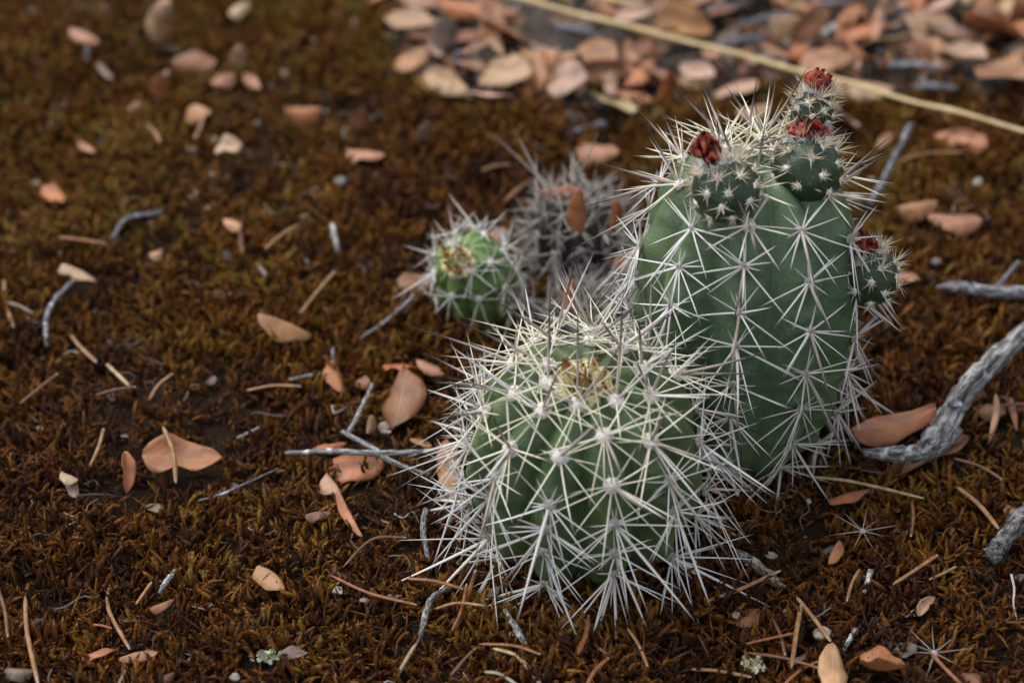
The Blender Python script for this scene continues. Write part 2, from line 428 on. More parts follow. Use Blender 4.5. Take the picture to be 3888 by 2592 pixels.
def scatter(name, coll, attr, density, seed, smin, smax, tilt, zoff=0.0, label=None):
    xs = np.linspace(-34, 36, 281); ys = np.linspace(28, 100, 289)
    X, Y = np.meshgrid(xs, ys); n = len(xs)
    Z = terrain(X, Y) + zoff + (0.16 * np.sin(X * 2.3 + 1.7 * np.sin(Y * 1.1)) * np.sin(Y * 2.7 + 1.3 * np.sin(X * 1.4)) if zoff == 0 else 0)
    lit = litter_mask(X, Y)
    nf = np.array([[mnoise.fractal(Vector((x * .16, y * .16, 3.0)), 0.9, 2.1, 4) for x in xs] for y in ys])
    patch = np.clip(.55 + nf * .75, 0, 1)
    w = attr(X, Y, lit, patch)
    V = np.stack([X, Y, Z], -1).reshape(-1, 3)
    F = [(j * n + i, j * n + i + 1, (j + 1) * n + i + 1, (j + 1) * n + i) for j in range(len(ys) - 1) for i in range(n - 1)]
    m = me(name, V, F, M['moss'])
    a = m.attributes.new('cover', 'FLOAT', 'POINT'); a.data.foreach_set('value', w.ravel().astype(np.float32))
    a = m.attributes.new('height', 'FLOAT', 'POINT'); a.data.foreach_set('value', (.68 + .5 * patch).ravel().astype(np.float32))
    o = ob(name, m)
    g = bpy.data.node_groups.new(name, 'GeometryNodeTree')
    g.interface.new_socket('Geometry', in_out='INPUT', socket_type='NodeSocketGeometry')
    g.interface.new_socket('Geometry', in_out='OUTPUT', socket_type='NodeSocketGeometry')
    N = g.nodes; Lk = g.links
    gi = N.new('NodeGroupInput'); go = N.new('NodeGroupOutput')
    na = N.new('GeometryNodeInputNamedAttribute'); na.data_type = 'FLOAT'; na.inputs['Name'].default_value = 'cover'
    mu = N.new('ShaderNodeMath'); mu.operation = 'MULTIPLY'; mu.inputs[1].default_value = density
    Lk.new(na.outputs['Attribute'], mu.inputs[0])
    dp = N.new('GeometryNodeDistributePointsOnFaces'); dp.inputs['Seed'].default_value = seed
    Lk.new(gi.outputs[0], dp.inputs['Mesh']); Lk.new(mu.outputs[0], dp.inputs['Density'])
    ci = N.new('GeometryNodeCollectionInfo'); ci.inputs['Collection'].default_value = coll
    ci.inputs['Separate Children'].default_value = True; ci.inputs['Reset Children'].default_value = True
    rv = N.new('FunctionNodeRandomValue'); rv.data_type = 'FLOAT_VECTOR'
    rv.inputs[0].default_value = (-tilt, -tilt, 0); rv.inputs[1].default_value = (tilt, tilt, 6.283); rv.inputs['Seed'].default_value = seed + 1
    sv = N.new('FunctionNodeRandomValue'); sv.data_type = 'FLOAT'; sv.inputs['Seed'].default_value = seed + 2
    sv.inputs[2].default_value = smin; sv.inputs[3].default_value = smax
    ip = N.new('GeometryNodeInstanceOnPoints'); ip.inputs['Pick Instance'].default_value = True
    Lk.new(dp.outputs['Points'], ip.inputs['Points']); Lk.new(ci.outputs[0], ip.inputs['Instance'])
    Lk.new(rv.outputs[0], ip.inputs['Rotation']); hn = N.new('GeometryNodeInputNamedAttribute'); hn.data_type = 'FLOAT'; hn.inputs['Name'].default_value = 'height'
    ms = N.new('ShaderNodeMath'); ms.operation = 'MULTIPLY'; Lk.new(sv.outputs[1], ms.inputs[0]); Lk.new(hn.outputs['Attribute'], ms.inputs[1])
    Lk.new(ms.outputs[0], ip.inputs['Scale'])
    Lk.new(ip.outputs[0], go.inputs[0])
    md = o.modifiers.new('scatter', 'NODES'); md.node_group = g
    return tag(o, label, name.split('_')[-1] if label else None, kind='stuff')
# ------------------------------------------------------------------ spines
def spine_geo(bend):
    z = np.array([0, .04, .2, .45, .7, .88, 1.0]); r = np.array([1.25, 1.1, .95, .82, .58, .30, .03])
    V = []; T = []; S = 6
    for zi, ri in zip(z, r):
        for k in range(S):
            a = 6.2832 * k / S; V.append((math.cos(a) * ri + bend * zi * zi, math.sin(a) * ri, zi)); T.append((k / S, zi))
    F = [(i * S + k, i * S + (k + 1) % S, (i + 1) * S + (k + 1) % S, (i + 1) * S + k) for i in range(len(z) - 1) for k in range(S)]
    return np.array(V), F, np.array(T)
SG = [spine_geo(b) for b in (0, 1.2, -1.8, 3.0, 5.5)]
_sm = {}
def spine_mesh(v, mk):
    if (v, mk) not in _sm: _sm[(v, mk)] = me('spine', SG[v][0], SG[v][1], M[mk], True, SG[v][2])
    return _sm[(v, mk)]
def basis(d, rng):
    s, w = frame(d); a = rng.uniform(0, 6.28)
    return s * math.cos(a) + w * math.sin(a), np.cross(unit(d), s * math.cos(a) + w * math.sin(a)), unit(d)
def add_spine_obj(parent, off, d, L, r, mk, rng, v):
    s, w, d = basis(d, rng)
    o = bpy.data.objects.new('spine', spine_mesh(v, mk)); COL.objects.link(o); o.parent = parent
    mt = Matrix.Identity(4)
    for i in range(3):
        mt[i][0] = s[i] * r; mt[i][1] = w[i] * r; mt[i][2] = d[i] * L; mt[i][3] = off[i] * U
    o.matrix_basis = mt
    return o
def add_spine_mb(mb, p, d, L, r, rng, v):
    s, w, d = basis(d, rng); V, F, T = SG[v]
    mb.add(np.asarray(p) + V[:, :1] * s * r + V[:, 1:2] * w * r + V[:, 2:3] * d * L, F, T)

# woolly areole meshes (unit normal +Z), a few variants per material
def wool_mesh(r, mk, seed, hairs=46, hl=0.6):
    rg = random.Random(seed); mb = MB()
    nu, nv = 10, 5; V = []; F = []
    for j in range(nv + 1):
        ph = j / nv * math.pi * .55
        for i in range(nu):
            a = 6.2832 * i / nu; q = r * (1 + .22 * (rg.random() - .5))
            V.append((q * math.sin(ph) * math.cos(a), q * math.sin(ph) * math.sin(a), q * .8 * math.cos(ph)))
    for j in range(nv):
        for i in range(nu): F.append((j * nu + i, (j + 1) * nu + i, (j + 1) * nu + (i + 1) % nu, j * nu + (i + 1) % nu))
    mb.add(V, F)
    for k in range(hairs):
        a = rg.uniform(0, 6.28); ph = math.acos(rg.uniform(.05, 1))
        d = np.array([math.sin(ph) * math.cos(a), math.sin(ph) * math.sin(a), math.cos(ph) * .7])
        p = d * r * .8; s, w = frame(d); h = .012
        e = p + d * r * hl * rg.uniform(.4, 1.2) + (s * rg.uniform(-1, 1) + w * rg.uniform(-1, 1)) * r * .35
        mb.add([p - s * h, p + s * h, p + w * h, e], [(0, 1, 3), (1, 2, 3), (2, 0, 3)])
    return me('areole', mb.V, mb.F, M[mk], True, mb.T)

def place_rot(o, n, rng):
    s, w, d = basis(n, rng); mt = Matrix.Identity(4)
    for i in range(3): mt[i][0] = s[i]; mt[i][1] = w[i]; mt[i][2] = d[i]; mt[i][3] = o.location[i]
    o.matrix_basis = mt
    return np.array([s, w, d]).T

# ------------------------------------------------------------------ cactus body
class Body:
    def __init__(s, base, axis, prof, Rm, H, nribs, phase, amp):
        s.base = np.array(base, float); s.ez = unit(axis)
        s.ex = unit(np.cross(np.array([0, 1.0, 0]), s.ez)) if abs(s.ez[1]) < .95 else np.array([1.0, 0, 0])
        s.ey = np.cross(s.ez, s.ex)
        pr = catmull(np.array(prof, float), 200); pr[:, 0] = np.maximum(pr[:, 0], 0)
        L = np.concatenate([[0], np.cumsum(np.hypot(np.diff(pr[:, 0] * Rm), np.diff(pr[:, 1] * H)))])
        s.L = L[-1]; s.tt = L / L[-1]; s.pr = pr * np.array([Rm, H]); s.nr = nribs; s.ph = math.radians(phase); s.amp = amp; s.Rm = Rm
        s.are = []
    def prof(s, t): return np.interp(t, s.tt, s.pr[:, 0]), np.interp(t, s.tt, s.pr[:, 1])
    def crest(s, k): return s.ph + 2 * math.pi * k / s.nr
    def pts(s, th, t):
        r, z = s.prof(t)
        f = (th - s.ph) / (2 * math.pi) * s.nr; f = f - np.round(f)
        c = np.abs(np.cos(math.pi * f)) ** .85
        A = s.amp * (1 + .55 * np.clip((t - .7) / .25, 0, 1))
        rr = r * (1 - A + A * c)
        b = np.zeros_like(rr)
        for (ath, at) in s.are:
            dth = (th - ath + math.pi) % (2 * math.pi) - math.pi
            b = b + np.exp(-((dth * np.maximum(r, .25)) ** 2 / .16 + ((t - at) * s.L) ** 2 / .12))
        nz = 0.035 * np.sin(3 * th + 9 * t) * np.sin(14 * t + th) + .022 * np.sin(z * 10 + 1.6 * np.sin(3 * th + z) + 1.2 * np.sin(z * 3.1)) * c * np.clip(r / 1.5, 0, 1)
        rr = rr + (b * .11 + nz) * np.clip(r / .6, 0, 1)
        zz = z - s.amp * .5 * s.Rm * (1 - c) * np.clip((t - .6) / .4, 0, 1) * np.clip(r / .8, 0, 1)
        x = np.sin(th) * rr; y = -np.cos(th) * rr
        return s.base + x[..., None] * s.ex + y[..., None] * s.ey + zz[..., None] * s.ez
    def point(s, th, t):
        e = 1e-3; a = np.array([th, th + e, th]); b = np.array([t, t, min(t + e, 1.0)])
        p = s.pts(a, b); n = unit(np.cross(p[1] - p[0], p[2] - p[0]))
        up = unit(p[2] - p[0])
        return p[0], n, up
    def mesh(s, name, mt, per=22, nt=110):
        nth = s.nr * per
        th = s.ph + np.linspace(0, 2 * math.pi, nth, endpoint=False); t = np.linspace(0, 1, nt)
        TH, T = np.meshgrid(th, t)
        V = (s.pts(TH, T) - s.base).reshape(-1, 3)
        F = [(j * nth + i, j * nth + (i + 1) % nth, (j + 1) * nth + (i + 1) % nth, (j + 1) * nth + i) for j in range(nt - 1) for i in range(nth)]
        return me(name, V, F, mt)
    def from_pixels(s, pix, spacing, tmin=.05, tmax=.90, avoid=()):
        if avoid: tmax = .955
        """areoles seen in the photograph, moved to the nearest rib crest; hidden ribs are filled evenly"""
        ks = np.arange(s.nr); t = np.linspace(0.02, .985, 220)
        TH, T = np.meshgrid([s.crest(k) for k in ks], t, indexing='ij')
        P = s.pts(TH, T); px, z = project(P)
        ctr = s.base + s.ez * s.prof(T)[1][..., None] * .6
        face = np.einsum('...i,...i', P - ctr, CAMP - P) > 0
        for x, y in pix:
            d = np.hypot(px[..., 0] - x, px[..., 1] - y) + np.where(face, 0, 1e5)
            k, i = np.unravel_index(np.argmin(d), d.shape)
            if d[k, i] < 130 and all(abs(t[i] - at) * s.L > .45 for ath, at in s.are if abs(ath - s.crest(k)) < .01):
                s.are.append((s.crest(k), t[i]))
        given = list(s.are)
        for k in ks:
            off = (k % 2) * .5
            tv = tmax - off * spacing / s.L * .8
            while tv > tmin:
                if all(abs(tv - at) * s.L > .72 * spacing for ath, at in given if abs(ath - s.crest(k)) < .01):
                    if all(np.linalg.norm(s.pts(np.array(s.crest(k)), np.array(tv)) - a[0]) > a[1] for a in avoid): s.are.append((s.crest(k), tv))
                tv -= spacing / s.L

def make_cactus(name, label, body, skin, pix, spacing, style, seed, cap=300, group=None, avoid=()):
    rg = random.Random(seed)
    body.from_pixels(pix, spacing, avoid=avoid)
    root = ob(name, None, None, body.base); root.empty_display_size = .01
    tag(root, label, 'cactus', group)
    bo = ob('body', body.mesh('body', M[skin]), root)
    wools = {}
    todo = []
    for th, t in body.are:
        p, n, up = body.point(th, t)
        vis = unit(CAMP - p) @ n
        side = np.cross(up, n)
        sp = style(t, rg)
        wk, wr = sp['wool']
        if (wk, wr) not in wools: wools[(wk, wr)] = [wool_mesh(wr, wk, 11 * i + seed) for i in range(3)]
        a = ob('areole', rg.choice(wools[(wk, wr)]), root, p - body.base + n * .02)
        rot = place_rot(a, n, rg)
        lst = []
        for (ang, el, L, r, mk) in sp['spines']:
            d = unit(math.cos(el) * (-math.cos(ang) * up + math.sin(ang) * side) + math.sin(el) * n)
            lst.append((p + n * .05, d, L, r, mk))
        for q in lst: todo.append((vis + .05 * q[2], (a, rot, p - body.base + n * .02), q))
    todo.sort(key=lambda x: -x[0])
    mbs = {}
    for i, (vis, a, (p, d, L, r, mk)) in enumerate(todo):
        v = rg.choice([0, 0, 1, 1, 2, 2, 3, 3, 4])
        if p[2] + d[2] * L < .12: d = unit(np.array([d[0], d[1], (.12 - p[2]) / L])) if p[2] < L else d
        if i < cap:
            ao, rot, al = a
            add_spine_obj(ao, rot.T @ (p - body.base - al), rot.T @ d, L, r, mk, rg, v)
        else: add_spine_mb(mbs.setdefault(mk, MB()), p - body.base, d, L, r, rg, v)
    for mk, mb in mbs.items(): tag(mb.build('spines', M[mk], root), kind='stuff')
    return root

def radial(rg, L0, L1, n=9, up=.55, el=(.15, .55), r=.034, mk='spine_white', skip=.09):
    out = []
    for k in range(n):
        a = -math.pi + 2 * math.pi * (k + .5) / n + rg.uniform(-.34, .34)
        f = .5 + .5 * math.cos(a)                          # 1 down, 0 up
        if rg.random() < skip: continue
        L = rg.uniform(L0, L1) * (up + (1 - up) * min(1, f * 1.5))
        if rg.random() < .05: L *= .35                      # broken off short
        out.append((a, rg.uniform(*el), L, r * rg.uniform(.60, .98), mk))
    return out

def style_front(t, rg):
    if t > .62:
        s = radial(rg, 1.45, 2.6, 12 if t < .85 else 9, .8, (.1, .5), .029, 'spine_fresh')
        for k in range(1): s.append((rg.uniform(-3.1, 3.1), rg.uniform(.5, 1.1), rg.uniform(1.9, 3.0), .034, 'spine_white'))
        for k in range(rg.choice([1, 2, 2])): s.append((rg.uniform(-3.1, 3.1) , rg.uniform(.75, 1.2), rg.uniform(1.7, 2.9), .042, 'spine_dark'))
        for k in range(2): s.append((math.pi + rg.uniform(-.7, .7), rg.uniform(.4, .9), rg.uniform(.35, .6), .02, 'spine_young'))
        return {'wool': ('wool_white', .225), 'spines': s}
    if t > .36:
        s = radial(rg, 1.45, 2.7, 14, .5, (.12, .6), .030, 'spine_white')
        s.append((rg.uniform(-.9, .9), rg.uniform(.5, .9), rg.uniform(2.1, 3.2), .044, rg.choice(['spine_white', 'spine_dark'])))
        return {'wool': ('wool_grey', .17), 'spines': s}
    s = radial(rg, 1.6, 3.1, 14, .45, (.25, .85), .032, rg.choice(['spine_aged', 'spine_white']))
    for k in range(2): s.append((rg.uniform(-.6, .6), rg.uniform(.4, .85), rg.uniform(2.7, 4.3), .044, 'spine_aged'))
    return {'wool': ('wool_grey', .13), 'spines': s}
def style_back(t, rg):
    if t > .80:
        s = radial(rg, 1.1, 1.9, 11, .8, (.25, .75), .031, 'spine_fresh')
        for k in range(2): s.append((rg.uniform(-3.1, 3.1), rg.uniform(.7, 1.2), rg.uniform(1.4, 2.3), .042, 'spine_dark'))
        return {'wool': ('wool_white', .18), 'spines': s}
    mk = 'spine_white' if t > .45 else 'spine_aged'
    s = radial(rg, 1.1, 2.1, 14, .5, (.1, .55), .031, mk)
    s.append((rg.uniform(-.6, .6), rg.uniform(.3, .8), rg.uniform(1.5, 2.9), .040, rg.choice([mk, mk, 'spine_dark'])))
    return {'wool': ('wool_grey', .125), 'spines': s}
def style_small(t, rg):
    s = radial(rg, .75, 1.1, 9, .85, (.12, .45), .019, 'spine_white' if t > .3 else 'spine_aged')
    if rg.random() < .7: s.append((rg.uniform(-3, 3), rg.uniform(.7, 1.2), rg.uniform(.9, 1.6), .028, rg.choice(['spine_dark', 'spine_white'])))
    return {'wool': ('wool_white', .11), 'spines': s}
def style_dead(t, rg):
    s = [(rg.uniform(-3.14, 3.14), rg.uniform(.1, 1.1), rg.uniform(.45, 1.25), .03, 'spine_grey') for k in range(8)]
    if rg.random() < .5: s.append((rg.uniform(-3.1, 3.1), rg.uniform(.5, 1.3), rg.uniform(1.4, 3.0), .043, 'spine_grey'))
    return {'wool': ('wool_grey', .12), 'spines': s}

FRUITS = [((2752, 715), 9.5, (2705, 590), 10.3, .86, 1.6, .55, .85), ((3062, 640), 9.3, (3066, 505), 10.1, .92, 1.7, .85, .5), ((3085, 425), 9.8, (3103, 345), 10.3, .55, 1.2, .6, .6), ((3295, 1040), 6.4, (3285, 890), 7.6, .80, 1.6, .5, .6)]
def at_depth_z(px, py, z):
    ray = CF + CX * (px - 1944) / FPX - CUP * (py - 1296) / FPX
    return CAMP + ray * ((z - CAM_H) / ray[2])
PF = [(2126,1286),(2283,1238),(2347,1338),(2101,1380),(1971,1495),(2077,1550),(2201,1526),(2344,1495),(2474,1462),(2295,1644),(2465,1656),(1962,1698),(2138,1723),(2320,1829),(2526,1817),(1895,1807),(2089,1904),(1862,1880),(2310,1977),(2529,1929),(2592,1556),(2635,1680),(1965,1362),(1856,1559),(2492,1347),(2067,1992),(2040,2081),(2302,2081),(2287,2152),(2531,2015),(2560,2105)]
PB = [(2581,682),(2472,794),(2587,840),(2785,837),(2903,719),(2983,886),(3078,760),(3135,903),(2577,997),(2801,1000),(3023,1066),(2423,929),(2558,1149),(2817,1174),(3037,1248),(3209,1270),(2829,1308),(3050,1404),(3187,1404),(2823,1445),(3030,1538),(3177,1567),(2798,1567),(2989,1666),(3107,1691),(3200,1130)]
PS = [(1825,892),(1734,882),(1818,1007),(1890,957),(1729,1114),(1837,1117),(1787,1193),(1925,1040),(1667,1136),(1684,1031),(1820,854)]
prof_globe = [(.55, -.04), (.80, .08), (.95, .24), (1.0, .42), (.985, .58), (.90, .75), (.72, .89), (.46, .975), (.22, 1.0), (.08, .985), (0, .97)]
prof_col = [(.52, -.03), (.70, .05), (.86, .16), (.96, .30), (1.0, .46), (.995, .62), (.93, .76), (.77, .89), (.50, .975), (.25, 1.0), (.1, .99), (0, .98)]

bF = Body((1.9, 45.75, -.1), (0, -.20, .98), prof_globe, 2.98, 6.2, 11, 12.5, .20)
front = make_cactus('hedgehog_cactus', 'globe-shaped green hedgehog cactus in front with cream spines and a yellow crown tuft', bF, 'skin_front', PF, 1.15, style_front, 21, group='living hedgehog cacti')
bB = Body((6.17, 49.2, 0), (.015, .02, 1), prof_col, 2.93, 9.3, 10, -10, .125)
back = make_cactus('hedgehog_cactus', 'tall columnar dark green cactus carrying four spiny fruits with dried red flowers', bB, 'skin_back', PB, 1.15, style_back, 22, group='living hedgehog cacti', avoid=[(at_depth_z(*f[0], f[1]), .95) for f in FRUITS] + [(at_depth_z(*FRUITS[3][2], 7.5), 1.7)])
bS = Body((-.85, 55.3, -.1), (-.15, -.22, .95), prof_globe, 1.15, 3.05, 9, 8, .2)
small = make_cactus('hedgehog_cactus', 'small bright green cactus with a torn yellow crown, left of the dead grey one', bS, 'skin_small', PS, .95, style_small, 23, group='living hedgehog cacti')
bD = Body((1.95, 57.4, -.1), (0, -.05, 1), prof_col, 1.15, 2.7, 10, 5, .2)
dead = make_cactus('dead_cactus', 'dead grey cactus stem bristling with matted grey spines behind the front cactus', bD, 'skin_dead', [], .62, style_dead, 24, group='dead cactus stems')
bE = Body((2.15, 54.0, -.3), (.1, -.2, 1), prof_globe, 1.5, 1.3, 10, 0, .2)
dead2 = make_cactus('dead_cactus', 'collapsed grey cactus stub low between the two dead and front cacti', bE, 'skin_dead', [], .62, style_dead, 25, group='dead cactus stems')
dead2['label'] = 'low collapsed grey spiny stub between the dead stem and the front cactus'

# ---- crown tufts of yellow bracts and young spines
def crown(root, body, pix, zc, sc_, seed, n=26):
    rg = random.Random(seed)
    ks = np.linspace(0, 2 * math.pi, 72); t = np.linspace(.80, .99, 30)
    TH, T = np.meshgrid(ks, t); P = body.pts(TH, T); px, _ = project(P)
    d = np.hypot(px[..., 0] - pix[0], px[..., 1] - pix[1]); i = np.unravel_index(np.argmin(d), d.shape)
    p = P[i]; ax = unit(body.ez + .35 * unit(CAMP - p))
    mb = MB()
    for k in range(12):
        a = k * .9 + rg.random(); s, w = frame(ax); o = s * math.cos(a) + w * math.sin(a); q = np.cross(ax, o)
        L = sc_ * rg.uniform(.32, .66); W = sc_ * rg.uniform(.15, .26); b0 = p + o * sc_ * rg.uniform(.22, .42) - ax * .12
        path = [b0 + ax * L * u + o * L * (.35 * u * u) + q * rg.uniform(-.05, .05) for u in np.linspace(0, 1, 6)]
        wv = [W * .8, W, W * .85, W * .6, W * .35, W * .06]
        V = []; T_ = []
        for j, (c, ww) in enumerate(zip(path, wv)):
            V += [c - q * ww + o * .03, c + o * .09 * math.sin(j), c + q * ww + o * .03]; T_ += [(0, j / 5), (.5, j / 5), (1, j / 5)]
        F = []
        for j in range(5):
            for m in range(2): F.append((j * 3 + m, j * 3 + m + 1, j * 3 + m + 4, j * 3 + m + 3))
        mb.add(V, F, T_)
    tf = ob('crown_tuft', me('crown_tuft', np.array(mb.V) - p, mb.F, M['bract'], True, mb.T), root, p - body.base)
    tf['label'] = 'yellow woolly growing tip with rust brown young spines'
    for k in range(n):
        a = rg.uniform(0, 6.28); s, w = frame(ax); q = rg.uniform(0, sc_ * .28)
        o = s * math.cos(a) + w * math.sin(a)
        add_spine_obj(tf, o * q, unit(ax + o * rg.uniform(-.3, .6)), sc_ * rg.uniform(.6, 1.05), .028, 'spine_young', rg, rg.choice([0, 1, 2]))
    for k in range(8):
        a = k * .8 + rg.random() * .5; s, w = frame(ax); o = s * math.cos(a) + w * math.sin(a)
        wl = ob('wool', wool_mesh((.20 if sc_ > 1 else .11) * sc_ / .8, 'wool_yellow', seed * 7 + k), tf, o * sc_ * .46 + ax * .02)
        place_rot(wl, unit(ax + o * .8), rg)
crown(front, bF, (2215, 1475), 0, 1.15, 31, 30)
crown(small, bS, (1745, 1000), 0, .9, 32, 10)

# ---- fruits with dried flowers
def fruit(root, base, pc, z, pf, zf, R_, L_, fw, fh, seed, label):
    rg = random.Random(seed)
    c = at_depth_z(pc[0], pc[1], z); f = at_depth_z(pf[0], pf[1], zf); ax = unit(f - c)
    s, w = frame(ax); nu, nv = 28, 18; V = []
    for j in range(nv + 1):
        ph = math.pi * j / nv; zz = -math.cos(ph); rr = math.sin(ph) ** .85 * (1 - .12 * zz)
        for i in range(nu):
            a = 6.2832 * i / nu; q = rr * R_ * (1 + .03 * math.sin(5 * a + j))
            V.append(s * math.cos(a) * q + w * math.sin(a) * q + ax * zz * L_ / 2)
    F = [(j * nu + i, j * nu + (i + 1) % nu, (j + 1) * nu + (i + 1) % nu, (j + 1) * nu + i) for j in range(nv) for i in range(nu)]
    fo = ob('fruit', me('fruit', V, F, M['skin_fruit']), root, c - base); fo['label'] = label
    N = 28; tu = [wool_mesh(.09, 'wool_white', seed + i, 34, 1.6) for i in range(3)]
    for k in range(N):
        zz = -0.85 + 1.8 * (k + .5) / N; a = k * 2.39996 + rg.uniform(-.15, .15)
        if zz > .97: continue
        rr = math.sqrt(max(0, 1 - zz * zz)) ** .85 * (1 - .12 * zz)
        o = s * math.cos(a) + w * math.sin(a); p = o * rr * R_ + ax * zz * L_ / 2; n = unit(o * rr + ax * zz * .9)
        t_ = ob('areole', rg.choice(tu), fo, p - n * .02); place_rot(t_, n, rg)
        if zz > -.6 or True:
            mb = MB()
            for m in range(rg.randint(6, 9) + (9 if zz > .4 else 0)):
                b = rg.uniform(0, 6.28); s2, w2 = frame(n); el = rg.uniform(.25, 1.3)
                d = math.cos(el) * (s2 * math.cos(b) + w2 * math.sin(b)) + math.sin(el) * n + ax * .15
                add_spine_mb(mb, p, d, rg.uniform(.18, .48) * (1.5 if zz > .4 else 1), .012, rg, 0)
            mb.build('spine_tuft', M['spine_fruit'], fo)
    # fluffy collar
    mb = MB(); top = ax * L_ * .5
    for k in range(260):
        a = rg.uniform(0, 6.28); o = s * math.cos(a) + w * math.sin(a)
        p = top * .80 + o * R_ * rg.uniform(.3, .62); d = unit(ax * rg.uniform(.1, 1) + o * rg.uniform(.1, 1.1) + np.array([rg.uniform(-.4, .4) for _ in range(3)]))
        e = p + d * rg.uniform(.15, .45); q, w2 = frame(d); h = .011
        mb.add([p - q * h, p + q * h, p + w2 * h, e], [(0, 1, 3), (1, 2, 3), (2, 0, 3)])
    mb.build('wool', M['wool_white'], fo)
    # shrivelled flower
    mb = MB(); H_ = fh; ctr = top * .86
    for k in range(13):
        a = 6.2832 * k / 13 + rg.uniform(-.25, .25); o = s * math.cos(a) + w * math.sin(a); q = np.cross(ax, o)
        r0 = rg.uniform(.06, .20); L = H_ * rg.uniform(.55, 1.1); nn = 9; V = []; T_ = []
        k1, k2 = rg.uniform(0, 6), rg.uniform(5, 9); op = rg.uniform(.4, 1.5)
        for j in range(nn):
            u = j / (nn - 1)
            cc = ctr + ax * L * u * (1 - .15 * u) + o * fw * (r0 + .34 * math.sin(u * 2.4) * op - .20 * u * u + .08 * math.sin(k2 * u + k1))
            W = fw * (.10 + .22 * math.sin(u * 2.2)) * (1 if j < nn - 1 else .4)
            for m in range(5):
                x = (m - 2) / 2
                V.append(cc + q * W * x + o * .11 * math.sin(x * 4 + k1 + u * 7) + ax * .12 * u * math.sin(x * 5 + k2) + .07 * np.array(mnoise.noise_vector(Vector(cc * 5 + q * x)))); T_.append((m / 4, u))
        F = [(j * 5 + m, j * 5 + m + 1, (j + 1) * 5 + m + 1, (j + 1) * 5 + m) for j in range(nn - 1) for m in range(4)]
        mb.add(V, F, T_)
    fl = mb.build('dried_flower', M['petal'], fo)
    return fo
bb = bB.base
fruit(back, bb, *FRUITS[0], 41, 'dark green fruit low on the shoulder with an upright red dried flower')
fruit(back, bb, *FRUITS[1], 42, 'dark green fruit at the upper right with a wide red dried flower')
fruit(back, bb, *FRUITS[2], 43, 'rearmost and highest fruit with an orange red dried flower')
fruit(back, bb, *FRUITS[3], 44, 'fruit on the right flank with a small dark red dried flower')

